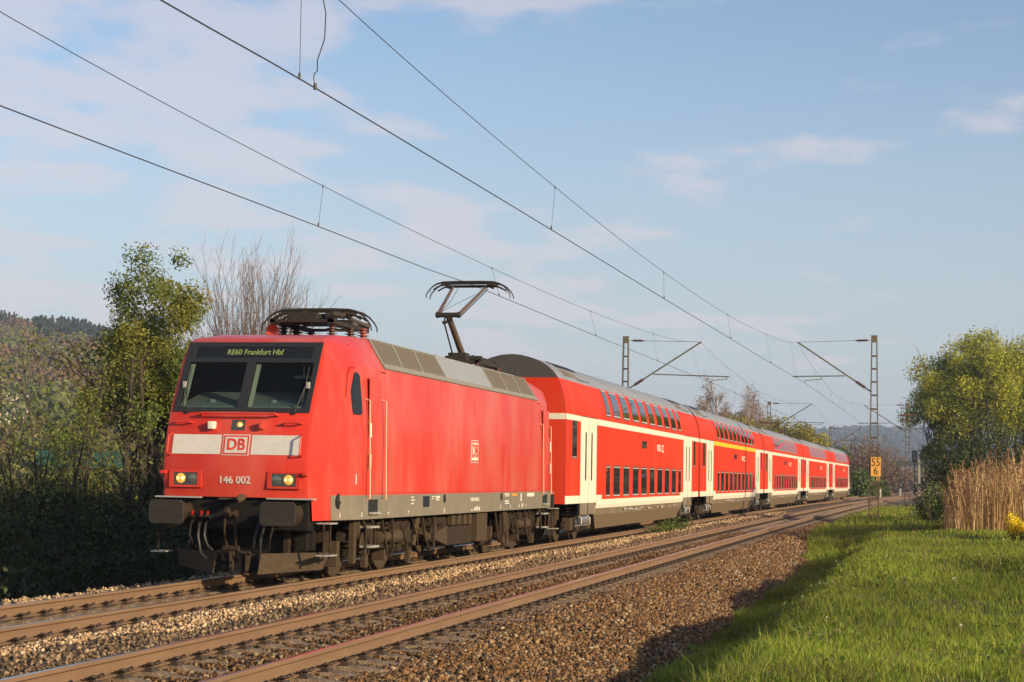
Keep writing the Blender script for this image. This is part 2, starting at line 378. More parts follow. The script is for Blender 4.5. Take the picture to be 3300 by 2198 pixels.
# ---- loose stones: one mesh of many little faceted pieces
def stones(n_try, x0, x1, y0, y1, size, colfun, seed):
    r = np.random.default_rng(seed); x = r.uniform(x0, x1, n_try); y = r.uniform(y0, y1, n_try)
    X = x + curve(y); Z = bed_z(X, y); P = np.stack([X, y, Z], -1); ok, _ = in_view(P, 0.3, 0.2)
    ph = np.abs((y+12+.3) % .6 - .3); xa = np.minimum(np.abs(x), np.abs(x-3.81)); ok &= ~((ph < .10) & (xa < 1.27) & (r.random(n_try) < np.where(x > 2, .93, .5)))
    return P[ok], np.full(ok.sum(), size), colfun(x[ok], y[ok], r)*np.array([.75, .70, .62]), r
def stone_col(x, y, r):
    n = len(x)
    pal = np.array([[.32,.20,.105],[.25,.15,.08],[.17,.10,.055],[.36,.25,.15],[.10,.066,.042],[.28,.145,.065],[.44,.36,.26],[.13,.10,.08],[.20,.13,.075]])
    c = pal[r.integers(0, len(pal), n)]
    pale = np.array([[.64,.47,.31],[.74,.56,.38],[.56,.39,.24],[.80,.64,.46],[.46,.32,.20],[.30,.22,.15]])[r.integers(0, 6, n)]
    grey = np.array([[.22,.165,.12],[.30,.225,.16],[.15,.115,.09],[.40,.31,.22],[.25,.17,.11]])[r.integers(0, 5, n)]
    t = vnoise(x*2, y*0.4, 1., 31)*0.35
    c = np.where(((x < 1.90+t-0.15) & (x > 0.8))[:, None], pale, np.where(((x >= 1.7) & (x < 2.9))[:, None], grey, c))
    c = np.where((x < -1.2)[:, None], pale*0.95, c)
    c = np.where(((x > 2.9) & (x < 4.6))[:, None], c*0.8, c)
    return c*r.uniform(0.74, 1.2, (n, 1))
sets = [stones(29000, 5.0, 6.95, -14, 12, .065, stone_col, 1), stones(17000, 5.0, 6.9, 12, 34, .074, stone_col, 2), stones(6000, 5.0, 6.6, 34, 62, .09, stone_col, 3),
        stones(19000, 0.83, 2.98, -14, 14, .055, stone_col, 4), stones(12000, 0.83, 2.98, 14, 40, .066, stone_col, 5), stones(5000, 0.83, 2.98, 40, 80, .09, stone_col, 12),
        stones(22000, 3.10, 4.52, -14, 14, .052, stone_col, 6), stones(13000, 3.10, 4.52, 14, 42, .062, stone_col, 7),
        stones(14000, 4.62, 5.25, -14, 20, .055, stone_col, 8), stones(5000, 4.62, 5.25, 20, 45, .065, stone_col, 18), stones(8000, -0.68, 0.68, -14, 3, .05, stone_col, 9), stones(6000, -2.75, -0.83, -12, 14, .06, stone_col, 10)]
P = np.concatenate([s[0] for s in sets]); SZ = np.concatenate([s[1] for s in sets]); CC = np.concatenate([s[2] for s in sets])
r = np.random.default_rng(99); n = len(P)
dirs = np.array([[1,.2,.1],[-.9,.4,.2],[.2,1,-.1],[-.1,-1,.15],[.3,.25,.95],[-.35,-.2,.9],[.1,.1,-1]], float)
tri = np.array([[0,2,4],[2,1,4],[1,5,4],[1,3,5],[3,0,5],[0,4,5],[0,6,2],[2,6,1],[1,6,3],[3,6,0]])
sc_ = SZ[:, None]*r.uniform(.5, 1.35, (n, 1))*np.array([1, .82, .66])*0.55
loc = dirs[None]*r.uniform(.65, 1.25, (n, 7, 1))*sc_[:, None, :] + r.normal(0, .12, (n, 7, 3))*SZ[:, None, None]
q = r.normal(size=(n, 4)); q /= np.linalg.norm(q, axis=1, keepdims=True)
w_, x_, y_, z_ = q.T
R = np.stack([1-2*(y_*y_+z_*z_), 2*(x_*y_-z_*w_), 2*(x_*z_+y_*w_), 2*(x_*y_+z_*w_), 1-2*(x_*x_+z_*z_), 2*(y_*z_-x_*w_), 2*(x_*z_-y_*w_), 2*(y_*z_+x_*w_), 1-2*(x_*x_+y_*y_)], -1).reshape(n, 3, 3)
V = np.einsum('nij,nkj->nki', R, loc) + P[:, None, :] + np.array([0, 0, 1])*(r.uniform(-.1, .75, n)*SZ*0.55)[:, None, None]
F = (tri[None] + 7*np.arange(n)[:, None, None]).reshape(-1, 3)
np_obj('ballast_stones', V.reshape(-1, 3), F, 'stones', cols=np.repeat(CC, 7, 0), kind='stuff', label='broken tan and rusty ballast stones heaped along the rails', cat='ballast')

# ================================================================= TRACKS
def rail_mesh(xc):
    prof = [(-.075,-.172),(.075,-.172),(.075,-.160),(.018,-.142),(.009,-.125),(.009,-.052),(.020,-.045),(.036,-.036),(.036,-.010),(.030,-.002),(.018,0.0),
            (-.018,0.0),(-.030,-.002),(-.036,-.010),(-.036,-.036),(-.020,-.045),(-.009,-.052),(-.009,-.125),(-.018,-.142),(-.075,-.160)]
    yy = list(np.arange(-18, 40, 6.)) + list(np.arange(40, 420, 6.)); b = MB(); k = len(prof)
    rows = [[(xc + float(curve(y)) + p[0], y, p[1]) for p in prof+prof[:1]] for y in yy]
    b.grid(rows, mfun=lambda i, j: 1 if j in (10, 11, 9) else 0)
    return b
def sleeper_mesh():
    st = [(-1.30,-.27,.10),(-1.24,-.215,.11),(-.98,-.185,.10),(-.52,-.186,.10),(-.36,-.225,.085),(0,-.235,.08),(.36,-.225,.085),(.52,-.186,.10),(.98,-.185,.10),(1.24,-.215,.11),(1.30,-.27,.10)]
    rows = []
    for x, z, h in st:
        rows.append([(x, -.15, -.40), (x, -h, z-.006), (x, -h*.7, z), (x, h*.7, z), (x, h, z-.006), (x, .15, -.40)])
    b = MB().grid(rows); b.add(rows[0], [(0,1,2,3,4,5)]); b.add(rows[-1], [(0,1,2,3,4,5)]); return b
def clip_mesh():    # one rail fastening, lying on the +X side of its rail
    b = MB(); b.hexa([(.06,-.075,-.186),(.17,-.085,-.186),(.17,.085,-.186),(.06,.075,-.186),(.065,-.065,-.165),(.15,-.07,-.150),(.15,.07,-.150),(.065,.065,-.165)])
    b.cyl((.115,0,-.16),(.115,0,-.105),.020,n=6); b.cyl((.115,0,-.128),(.115,0,-.120),.034,n=8)
    for s in (-1, 1):
        b.tube([(.05,s*.035,-.140),(.09,s*.045,-.130),(.155,s*.05,-.128),(.175,s*.085,-.115),(.15,s*.11,-.100),(.105,s*.10,-.122),(.06,s*.085,-.142)],.0095,5)
    return b
SL = sleeper_mesh().mesh('sleeper', ['concrete'], 30); CLR = clip_mesh().mesh('rail_fastening', ['clip'])
cl2 = clip_mesh(); cl2.v = [(-x, y, z) for x, y, z in cl2.v]; CLL = cl2.mesh('rail_fastening', ['clip'])
def track(xc, label, y0, ncl):
    t = empty('railway_track', (xc, 0, 0), label=label, cat='railway track', group='parallel railway tracks')
    for s in (-1, 1):
        rail_mesh(s*.7535).build('rail', ['rail_side', 'rail_top'], t, smooth=40)
    for i in range(100):
        y = y0 + .6*i; o = bpy.data.objects.new('sleeper', SL); COL.objects.link(o); o.parent = t; o.location = (float(curve(y)), y, 0)
        for s in (-1, 1):
            for me, d in ((CLR, 0), (CLL, 0)):
                c = bpy.data.objects.new('rail_fastening', me); COL.objects.link(c); c.parent = o; c.location = (s*.7535, 0, 0)
    b = MB()
    base = sleeper_mesh(); k0 = base.v, base.f
    for i in range(100, 430):
        y = y0 + .6*i; dx = float(curve(y)); b.add([(p[0]+dx, p[1]+y, p[2]) for p in k0[0]], k0[1])
        if i < 230:
            for s in (-1, 1):
                for sg in (-1, 1): b.box(dx+s*.7535+min(sg*.06, sg*.17), dx+s*.7535+max(sg*.06, sg*.17), y-.07, y+.07, -.19, -.115, 1)
    b.build('far_sleepers', ['concrete', 'clip'], t, kind='stuff')
    return t
track(0.0, 'railway track under the red train, half buried in pale stones', -12.0, 70)
track(3.81, 'empty railway track beside the train, concrete sleepers showing', -12.0, 70)

# ================================================================= LOCOMOTIVE
LL = 18.9
loco = empty('locomotive', (0, 0, 0), label='red electric locomotive with lit headlights at the head of the train', cat='locomotive')
def wz(z):   # half width of the body at a height
    return float(np.interp(z, [.95, 2.35, 3.38, 3.92], [1.489, 1.489, 1.425, 1.0]))
YF = ([.95, 1.285, 1.6, 1.92, 2.22, 2.58, 3.67, 3.74, 3.86, 3.92], [.60, .53, .49, .49, .56, .68, 1.26, 1.38, 2.2, 3.4])
def yf(z): return float(np.interp(z, *YF))
def ysd(z): return float(np.interp(z, [.95, 2.58, 3.67, 3.74, 3.86, 3.92], [2.2, 2.3, 2.6, 2.9, 3.5, 4.2]))
def half_prof(z):
    w_ = wz(z); y = yf(z); s = ysd(z); xc = min(1.18, w_-.07); x1 = min(1.09, w_-.13)
    y3 = y+.09; L = lambda t: (xc + (w_-xc)*(1-(1-t)**1.25), y3 + (s-y3)*t)
    return [(0, y), (x1, y+.004), ((x1+xc)/2+.015, y+.025), (xc, y3), L(1/3), L(2/3), L(1)]
def side_x(y, z):
    if y > LL/2: y = LL - y
    p = half_prof(z); X = [a for a, b in p]; Y = [b for a, b in p]
    return float(np.interp(y, Y, X))
LEV = [.95, 1.285, 1.33, 1.6, 1.92, 2.22, 2.58, 2.8, 3.1, 3.38, 3.67, 3.74, 3.86, 3.92]
body = MB()
for sx in (1, -1):
    rows = []
    for z in LEV:
        p = half_prof(z); full = p + [(wz(z), LL-4.3) if False else (p[-1][0], 9.45)] + [(a, LL-b) for a, b in p[::-1]]
        rows.append([(sx*a, b, z) for a, b in full])
    nf = 7
    def skip(i, j):
        zc = (LEV[i]+LEV[i+1])/2
        front = j < 3; rear = j >= 12-1 and j >= 11
        if zc < 1.285 and (j < 3 or j > 10): return True
        if zc < 1.33 and 4 <= j <= 9: return True
        if 2.58 < zc < 3.67 and j == 0: return True
        return False
    body.grid(rows, skip=skip)
top = [[(-a[0], a[1], a[2]) for a in rows[-1]], None]
R1 = rows[-1]; R0 = [(-p[0], p[1], p[2]) for p in R1]
body.grid([R0, R1])
body.build('body', 'red_paint', loco, smooth=28)
# grey sill band
for sx in (1, -1):
    b = MB(); rows = []
    for z in (.95, 1.33):
        p = half_prof(z); pts = [p[4], p[5], p[6], (p[6][0], 9.45)]; pts += [(a, LL-bb) for a, bb in [p[6], p[5], p[4]]]
        rows.append([(sx*(a+.004), bb, z) for a, bb in pts])
    rows.insert(0, [(x*.96, y, z-.01) for x, y, z in rows[0]])
    b.grid(rows).build('sill', 'sill_grey', loco, smooth=28)
# underframe and headstocks inside the skirts
b = MB(); b.prism([(-1.15, 1.15), (1.15, 1.15), (1.38, 2.4), (1.38, LL-2.4), (1.15, LL-1.15), (-1.15, LL-1.15), (-1.38, LL-2.4), (-1.38, 2.4)], 'z', .93, 1.30); b.build('underframe', 'dark_metal', loco)
for s in (0, 1):
    Y = lambda y: y if s == 0 else LL - y
    b = MB(); y0, y1 = sorted((Y(.62), Y(1.15))); b.box(-1.14, 1.14, y0, y1, .80, 1.27); b.build('headstock', 'dark_metal', loco, bevel=.01)
# fascia pieces on both ends
def end_parts(flip):
    def place(o):
        if flip: o.matrix_local = Matrix.Translation((0, LL, 0)) @ Matrix.Rotation(PI, 4, 'Z') @ o.matrix_local
        return o
    def plate(name, x0, x1, z0, z1, m, off=.004, th=.004, **kw):
        b = MB(); b.hexa([(x0, yf(z0)-off, z0), (x1, yf(z0)-off, z0), (x1, yf(z0)+th, z0), (x0, yf(z0)+th, z0),
                          (x0, yf(z1)-off, z1), (x1, yf(z1)-off, z1), (x1, yf(z1)+th, z1), (x0, yf(z1)+th, z1)])
        return place(b.build(name, m, kw.pop('parent', loco), **kw))
    for s in (-1, 1):
        x0, x1 = sorted((s*.245, s*1.02)); plate('white_panel', x0, x1, 1.925, 2.22, 'panel_white')
    # windscreen: surround, mullion, panes, display
    b = MB()
    def bar(x0, x1, z0, z1, off=.012, th=.05):
        b.hexa([(x0, yf(z0)-off, z0), (x1, yf(z0)-off, z0), (x1, yf(z0)+th, z0), (x0, yf(z0)+th, z0),
                (x0, yf(z1)-off, z1), (x1, yf(z1)-off, z1), (x1, yf(z1)+th, z1), (x0, yf(z1)+th, z1)])
    bar(-1.095, 1.095, 2.565, 2.635); bar(-1.095, -1.01, 2.635, 3.35); bar(1.01, 1.095, 2.635, 3.35); bar(-.07, .07, 2.635, 3.35, .014)
    bar(-1.095, 1.095, 3.35, 3.42, .011); bar(-1.095, 1.095, 3.60, 3.675, .011); bar(-1.095, -.95, 3.42, 3.60, .010); bar(.95, 1.095, 3.42, 3.60, .010)
    place(b.build('windscreen_frame', 'rubber', loco, bevel=.004))
    for x0, x1 in ((-1.01, -.07), (.07, 1.01)):
        plate('windscreen', x0, x1, 2.635, 3.35, 'glass_windscreen', .004, .004)
        m_ = MB(); xx = x0 + .012
        m_.hexa([(xx, yf(2.65)+.02, 2.65), (xx+.055, yf(2.65)+.06, 2.65), (xx+.055, yf(2.65)+.075, 2.65), (xx, yf(2.65)+.035, 2.65),
                 (xx, yf(3.32)+.02, 3.32), (xx+.055, yf(3.32)+.06, 3.32), (xx+.055, yf(3.32)+.075, 3.32), (xx, yf(3.32)+.035, 3.32)])
        place(m_.build('window_reveal', 'reveal', loco))
    d = plate('destination_display', -.95, .95, 3.42, 3.60, 'display', .003, .02)
    tilt = math.atan2(yf(3.60)-yf(3.42), .18)
    if not flip:
        t = text_mesh('RE60 Frankfurt Hbf', .135, 'display_text', 'destination_text', loco, face_front(.02, yf(3.51)-.006, 3.51, tilt), .002, .86)
    # cab interior
    b = MB(); b.box(-1.15, 1.15, 2.3, 2.36, 1.7, 3.72); place(b.build('cab_back_wall', 'cab_wall', loco))
    b = MB(); b.hexa([(-1.05, .76, 2.55), (1.05, .76, 2.55), (1.05, 1.75, 2.55), (-1.05, 1.75, 2.55), (-1.05, .76, 2.66), (1.05, .76, 2.66), (1.05, 1.7, 2.92), (-1.05, 1.7, 2.92)])
    for x in (-.62, -.15, .38): b.cyl((x, 1.05, 2.70), (x, 1.05, 2.775), .06, n=12)
    place(b.build('dashboard', 'dash', loco, bevel=.02))
    b = MB(); b.box(.62, .92, 1.30, 1.33, 3.12, 3.16); b.box(.76, .79, 1.30, 1.33, 3.16, 3.32); place(b.build('sun_visor', 'reveal', loco))
    # lamps
    q = plate('upper_headlight', -.105, .105, 2.29, 2.45, 'lamp_case', .006, .05)
    b = MB(); b.lathe((.02, yf(2.37)-.007, 2.37), (0, -1, 0), [(0, .05), (.004, .048), (.010, .03)], 16); g = place(b.build('upper_lamp', 'lamp_glow' if not flip else 'lamp_off', loco))
    b = MB(); b.lathe((.03, yf(2.37)-.018, 2.37), (0, -1, 0), [(0, .022), (.006, .02), (.010, .01)], 12); place(b.build('upper_lamp_bulb', 'lamp_core' if not flip else 'lamp_off', loco))
    b = MB(); b.box(-.46, -.36, yf(2.36)-.12, yf(2.36)+.03, 2.30, 2.42); place(b.build('white_marker_lamp', 'lens_white', loco, bevel=.018))
    b = MB(); b.box(.34, .42, yf(2.36)-.10, yf(2.36)+.03, 2.31, 2.41); b.box(.36, .40, yf(2.36)-.115, yf(2.36)-.10, 2.33, 2.39); place(b.build('red_socket', 'red_paint', loco, bevel=.01))
    for s in (-1, 1):
        b = MB(); x0, x1 = s*.785-.26, s*.785+.26
        for (a, c, e, f) in ((x0, x1, 1.42, 1.455), (x0, x1, 1.645, 1.68), (x0, s*.785-.19, 1.455, 1.645), (s*.785+.19, x1, 1.455, 1.645)):
            b.box(a, c, yf(1.55)-.020, yf(1.55)+.02, e, f)
        place(b.build('headlight_surround', 'red_paint', loco, bevel=.003))
        b = MB(); b.box(s*.785-.19, s*.785+.19, yf(1.55)-.014, yf(1.55)+.02, 1.458, 1.642); place(b.build('headlight_case', 'lamp_case', loco))
        y0 = yf(1.55)-.015
        b = MB(); b.lathe((s*.86, y0, 1.555), (0, -1, 0), [(0, .076), (.006, .073), (.016, .05), (.020, .02)], 24); place(b.build('headlight', 'lamp_glow' if not flip else 'lamp_off', loco, smooth=50))
        for dx in (-.032, .032):
            b = MB(); b.lathe((s*.86+dx, y0-.012, 1.555), (0, -1, 0), [(0, .030), (.006, .024), (.010, .01)], 12); place(b.build('headlight_bulb', 'lamp_core' if not flip else 'lamp_off', loco, smooth=50))
        b = MB(); b.lathe((s*.67, y0, 1.555), (0, -1, 0), [(0, .070), (.008, .066), (.014, .03)], 24); place(b.build('tail_lamp', 'lamp_off', loco, smooth=50))
        b = MB(); b.box(s*1.13-.04, s*1.13+.04, .42, .60, 1.62, 1.67); place(b.build('lamp_bracket', 'red_paint', loco, bevel=.006))
    # handles and rails
    def rod(name, pts, r=.014, m='red_paint'):
        b = MB(); b.tube(pts, r, 8); place(b.build(name, m, loco, smooth=40))
    rod('grab_rail', [(-.62, yf(2.52)-.01, 2.52), (-.60, yf(2.52)-.11, 2.545), (0, yf(2.52)-.13, 2.55), (.60, yf(2.52)-.11, 2.545), (.62, yf(2.52)-.01, 2.52)], .018)
    for s in (-1, 1):
        rod('grab_rail', [(s*1.02, yf(2.40)-.0, 2.40), (s*1.0, yf(2.40)-.09, 2.41), (s*.76, yf(2.40)-.09, 2.41), (s*.73, yf(2.40), 2.40)], .014)
        rod('grab_rail', [(s*1.045, yf(2.23), 2.235), (s*1.055, yf(2.20)-.11, 2.20), (s*1.055, yf(1.94)-.11, 1.94), (s*1.045, yf(1.91), 1.905)], .014)
        # wipers
        b = MB(); yb = yf(2.60)-.03; b.tube([(s*.86, yb, 2.56), (s*.93, yf(2.85)-.035, 2.85), (s*.965, yf(3.02)-.035, 3.02)], .010, 6); b.cyl((s*.86, yb+.04, 2.56), (s*.86, yb-.02, 2.56), .025, n=10)
        b.tube([(s*.955, yf(2.72)-.03, 2.72), (s*.955, yf(3.28)-.03, 3.28)], .009, 5)
        place(b.build('wiper', 'black', loco))
        b = MB(); b.box(s*1.0-.03, s*1.0+.03, yf(2.98)-.05, yf(2.98)-.01, 2.94, 3.04); place(b.build('wiper_motor', 'step_metal', loco, bevel=.01))
    # logo
    plate('emblem', -.215, .215, 1.91, 2.225, 'panel_white', .006, .003)
    plate('emblem_inset', -.200, .200, 1.923, 2.212, 'red_paint', .009, .003)
    plate('emblem_field', -.172, .172, 1.948, 2.187, 'panel_white', .012, .003)
    tl = math.atan2(yf(2.22)-yf(1.92), .30)
    place(text_mesh('DB', .245, 'red_paint', 'emblem_letters', loco, face_front(0, yf(2.068)-.0135, 2.068, tl), .008, .93))
    place(text_mesh('146 002', .165, 'panel_white', 'running_number', loco, face_front(0, yf(1.54)-.004, 1.54, 0), .0025, .95))
    # buffers, hook, hoses, steps, plough
    for s in (-1, 1):
        bf = MB(); bf.prism([(s*.875+a, 1.055+c) for a, c in ((-.28,-.13),(-.23,-.18),(.23,-.18),(.28,-.13),(.28,.13),(.23,.18),(-.23,.18),(-.28,.13))], 'y', 0.0, .045)
        bo = place(bf.build('buffer', 'buffer', loco, bevel=.012))
        b = MB(); b.lathe((s*.875, .045, 1.055), (0, 1, 0), [(0, .16), (.10, .11), (.25, .105), (.26, .145), (.56, .15), (.58, .2)], 20)
        o = b.build('buffer_sleeve', 'dust_metal', loco, smooth=40); place(o)
        b = MB(); b.box(s*.89-.36, s*.89+.36, .45, .66, 1.262, 1.284); place(b.build('front_step', 'step_metal', loco))
        for dx, dz in ((.42, .62), (.52, .50), (.66, .66)):
            b = MB(); b.tube([(s*dx, .62, .95), (s*dx, .45, .88), (s*(dx-.02), .36, .70), (s*(dx-.05), .40, dz-.05), (s*(dx-.10), .50, dz-.14)], .022, 8); b.cyl((s*dx, .60, .93), (s*dx, .50, 1.0), .035, n=8)
            place(b.build('air_hose', 'rubber' if dx < .6 else 'dark_metal', loco, smooth=40))
            b = MB(); b.box(s*dx-.009, s*dx+.009, .50, .54, 1.0, 1.07); place(b.build('hose_cock', 'red_dark', loco))
        b = MB()
        b.tube([(s*1.33, .80, .93), (s*1.33, .80, .36)], .018, 6); b.tube([(s*1.33, 1.10, .93), (s*1.33, 1.10, .36)], .018, 6)
        place(b.build('step_bracket', 'dust_metal', loco))
        for z in (.90, .42):
            b = MB(); b.box(s*1.33-.11, s*1.33+.11, .78, 1.12, z, z+.022); place(b.build('foot_step', 'step_metal' if z > .8 or z < .5 else 'dust_light', loco))
    b = MB(); b.prism([(.70, .98), (.30, .98), (.20, 1.06), (.22, 1.14), (.30, 1.10), (.34, 1.06), (.70, 1.10)], 'x', -.035, .035); place(b.build('coupling_hook', 'dust_metal', loco, bevel=.01))
    b = MB()
    for x in (-.07, .07): b.tube([(x, .34, 1.02), (x*1.2, .36, .80), (x*1.1, .42, .62), (x, .45, .52)], .022, 8)
    b.cyl((-.12, .45, .52), (.12, .45, .52), .045, n=12); b.tube([(.0, .45, .52), (.16, .50, .46), (.30, .56, .42)], .02, 6); b.tube([(-.02, .45, .52), (-.02, .47, .34)], .03, 8)
    place(b.build('screw_coupling', 'dust_metal', loco, smooth=40))
    b = MB(); b.lathe((.12, .30, 1.24), (.3, .4, .2), [(0, .05), (.10, .06), (.16, .03)], 10); b.box(-.22, .12, .42, .58, 1.245, 1.275); place(b.build('coupling_bracket', 'dust_light', loco))
    for s in (-1, 1):
        b = MB(); b.hexa([(s*.36, .62, .13), (s*1.16, 1.25, .20), (s*1.16, 1.30, .20), (s*.36, .67, .13), (s*.36, .74, .44), (s*1.24, 1.32, .46), (s*1.24, 1.37, .46), (s*.36, .79, .44)])
        place(b.build('rail_guard', 'dust_light', loco))
        b = MB(); b.box(min(s*.62, s*.70), max(s*.62, s*.70), 1.0, 1.4, .40, .82); place(b.build('guard_bracket', 'dust_metal', loco))
        b = MB(); b.box(min(s*.10, s*.16), max(s*.10, s*.16), .78, .84, .16, .46); place(b.build('guard_bracket', 'dust_light', loco))
    b = MB(); b.box(-.34, .34, .82, .86, .14, .42); place(b.build('guard_plate', 'dark_metal', loco))
    b = MB(); b.box(-.95, .95, 1.12, 1.55, .48, .86); b.cyl((-.9, 1.2, .44), (.9, 1.2, .44), .07, n=10); place(b.build('brake_gear', 'dark_metal', loco, bevel=.01))
end_parts(False); end_parts(True)
# side details
for s in (1, -1):
    for fl in (0, 1):
        Y = (lambda y: y) if not fl else (lambda y: LL - y)
        sl = lambda y, z, o=.006: (s*(side_x(y, z)+o), Y(y), z)
        def sheet(name, poly, m, o=.006, th=.02):
            n_ = len(poly); vs = [sl(y, z, o) for y, z in poly] + [sl(y, z, o-th) for y, z in poly]
            b = MB(); b.add(vs, [tuple(range(n_)), tuple(range(n_, 2*n_))[::-1]] + [(i, (i+1) % n_, n_+(i+1) % n_, n_+i) for i in range(n_)]); return b.build(name, m, loco)
        wpoly = [(1.98, 3.22), (2.02, 3.24), (2.10, 3.24), (2.16, 3.19), (2.16, 2.66), (2.12, 2.61), (1.88, 2.61), (1.85, 2.66), (1.85, 2.95)]
        cx_, cz_ = 2.0, 2.93
        sheet('cab_window_frame', [(cx_+(y-cx_)*1.14, cz_+(z-cz_)*1.07) for y, z in wpoly], 'rubber', .006)
        sheet('cab_window', wpoly, 'glass_side', .011)
        # drip rail above the cab door and window
        b = MB(); b.tube([sl(1.66, 2.86, .012), sl(1.78, 3.22, .014), sl(1.86, 3.33, .014), sl(3.45, 3.33, .014)], .012, 6); b.build('drip_rail', 'red_dark', loco)
        dpoly = [(2.42, 1.36), (3.13, 1.36), (3.13, 3.25), (2.42, 3.25)]
        for a, c in zip(dpoly, dpoly[1:] + dpoly[:1]):
            pass
        b = MB()
        for a, c in (((2.36, 1.33), (2.36, 3.28)), ((3.10, 1.40), (3.10, 3.22)), ((2.36, 3.28), (3.10, 3.28)), ((2.36, 1.36), (3.10, 1.36))):
            b.tube([sl(*a, .001), sl(*c, .001)], .0055, 4)
        b.build('cab_door_gap', 'red_dark', loco)
        b = MB(); b.box(*sorted((s*1.489, s*1.497)), *sorted((Y(2.42), Y(3.04))), 1.40, 3.2); 
        dr = b.build('cab_door', 'red_paint', loco)
        for yy, z0, z1 in ((2.33, 1.27, 2.83), (3.21, 1.25, 2.85)):
            b = MB(); b.tube([sl(yy, z1+.02, 0), sl(yy, z1, .075), sl(yy, z0, .075), sl(yy, z0-.02, 0)], .015, 8); b.build('handrail', 'handrail', loco, smooth=40)
        for z0 in (1.75, 2.25): 
            b = MB(); b.tube([sl(2.40, z0, .01), sl(2.40, z0, .05), sl(2.40, z0+.22, .05), sl(2.40, z0+.22, .01)], .013, 6); b.build('door_handle', 'step_metal', loco)
        # step recess and ladders
        b = MB(); b.box(*sorted((s*1.486, s*1.499)), *sorted((Y(2.48), Y(2.98))), 1.02, 1.26); b.build('step_recess', 'black', loco)
        b = MB(); b.box(*sorted((s*1.49, s*1.56)), *sorted((Y(2.50), Y(2.98))), 1.025, 1.06); b.build('entry_step', 'step_metal', loco)
        for yy in (2.50, 2.98): b = MB(); b.tube([(s*1.40, Y(yy), .95), (s*1.46, Y(yy), .80), (s*1.46, Y(yy), .50)], .022, 6); b.build('ladder_rail', 'dust_metal', loco)
        for z in (.82, .51):
            b = MB(); b.box(*sorted((s*1.36, s*1.54)), *sorted((Y(2.50), Y(2.98))), z-.015, z+.018); b.build('ladder_step', 'step_metal', loco)
        # filler opening in the sill
        for yy, rr in ((1.40, .12), (7.18, .085), (11.76, .085)) if not fl else ():
            xx = side_x(yy, 1.24); b = MB(); b.lathe((s*(xx-.0), yy, 1.24), (s, 0, 0), [(0, rr*1.0), (.009, rr), (.010, rr*.6)], 20); b.build('socket_cover', 'black', loco)
            b = MB(); b.lathe((s*(xx+.01), yy, 1.22), (s, 0, 0), [(0, .03), (.02, .025)], 8); b.build('socket_plug', 'dust_metal', loco)
        b = MB(); b.tube([(s*1.34, Y(3.75), .93), (s*1.40, Y(3.8), .55), (s*1.40, Y(3.9), .34), (s*1.40, Y(4.1), .30), (s*1.40, Y(4.25), .42), (s*1.36, Y(4.3), .93)], .022, 6)
        b.build('cable_loop', 'dust_metal', loco, smooth=40)
        b = MB(); b.tube([(s*1.32, Y(6.3), .93), (s*1.38, Y(6.35), .50), (s*1.38, Y(6.6), .32), (s*1.38, Y(6.9), .36), (s*1.34, Y(7.05), .93)], .03, 6)
        b.build('cable_loop', 'dust_metal', loco, smooth=40)
    # big side logo: framed field with letters
    X = 1.489
    def sp(name, y0, y1, z0, z1, m, o, th=.003):
        b = MB(); b.box(*sorted((s*(X+o-th), s*(X+o))), y0, y1, z0, z1); return b.build(name, m, loco)
    yc = 9.42
    sp('side_emblem', yc-.30, yc+.30, 1.915, 2.355, 'panel_white', .003); sp('side_emblem_inset', yc-.285, yc+.285, 1.93, 2.34, 'red_paint', .005)
    sp('side_emblem_field', yc-.26, yc+.26, 1.965, 2.305, 'cream', .007)
    if s == 1:
        text_mesh('DB', .36, 'red_paint', 'side_emblem_letters', loco, face_x(X+.009, yc, 2.135), .012, 1.02)
        text_mesh('91 80 6146 002-3', .105, 'white_mark', 'sill_number', loco, face_x(X+.0075, 9.48, 1.20), .001, .95)
        sp('data_plate', 5.72, 6.14, 1.10, 1.29, 'signal_black', .0075); sp('notice_plate', 14.25, 15.0, 1.225, 1.305, 'white_mark', .0075)
        b = MB()
        for y0, y1, z0, z1 in ((4.95,5.12,1.27,1.29),(4.95,5.18,1.22,1.24),(4.95,5.12,1.16,1.18),(6.3,6.45,1.27,1.29),(6.3,6.4,1.235,1.25),(6.55,6.85,1.25,1.29),(6.6,6.8,1.21,1.235),
                               (9.2,9.32,.985,1.01),(9.45,9.55,.985,1.05),(9.62,9.72,.985,1.07),(9.8,9.9,.985,1.05),(12.05,12.5,1.28,1.305),(12.1,12.5,1.245,1.262),(12.1,12.45,1.13,1.16),(12.1,12.5,1.085,1.11),
                               (13.6,13.7,1.13,1.30),(13.45,13.5,1.0,1.06),(13.75,13.85,1.0,1.08),(1.42,1.46,.99,1.06),(2.15,2.20,.99,1.06),(7.16,7.20,.98,1.06),(11.7,11.74,.99,1.07),(3.55,3.66,1.035,1.045),(3.6,3.615,1.0,1.035),
                               (4.75,4.86,1.035,1.045),(4.80,4.815,1.0,1.035),(12.6,12.64,.99,1.06),(14.1,14.2,1.035,1.045),(14.15,14.16,1.0,1.035)):
            xx = side_x((y0+y1)/2, 1.2); b.box(xx+.003, xx+.0075, y0, y1, z0, z1)
        b.build('sill_marking', 'white_mark', loco)
        b = MB(); b.box(X+.003, X+.0075, 12.75, 13.25, 1.25, 1.30); b.build('sill_marking', 'orange_mark', loco)
        b = MB(); b.box(side_x(1.95, 1.6)+.001, side_x(1.95, 1.6)+.006, 1.93, 1.97, 1.50, 1.66); b.build('end_mark', 'white_mark', loco)
        b = MB()
        for yy in (3.45, 7.62, 11.95, 15.45): b.box(X-.001, X+.002, yy-.003, yy+.003, 1.37, 2.34)
        b.box(X-.001, X+.003, 2.5, LL-2.5, 1.352, 1.362)
        b.build('panel_joint', 'red_dark', loco)
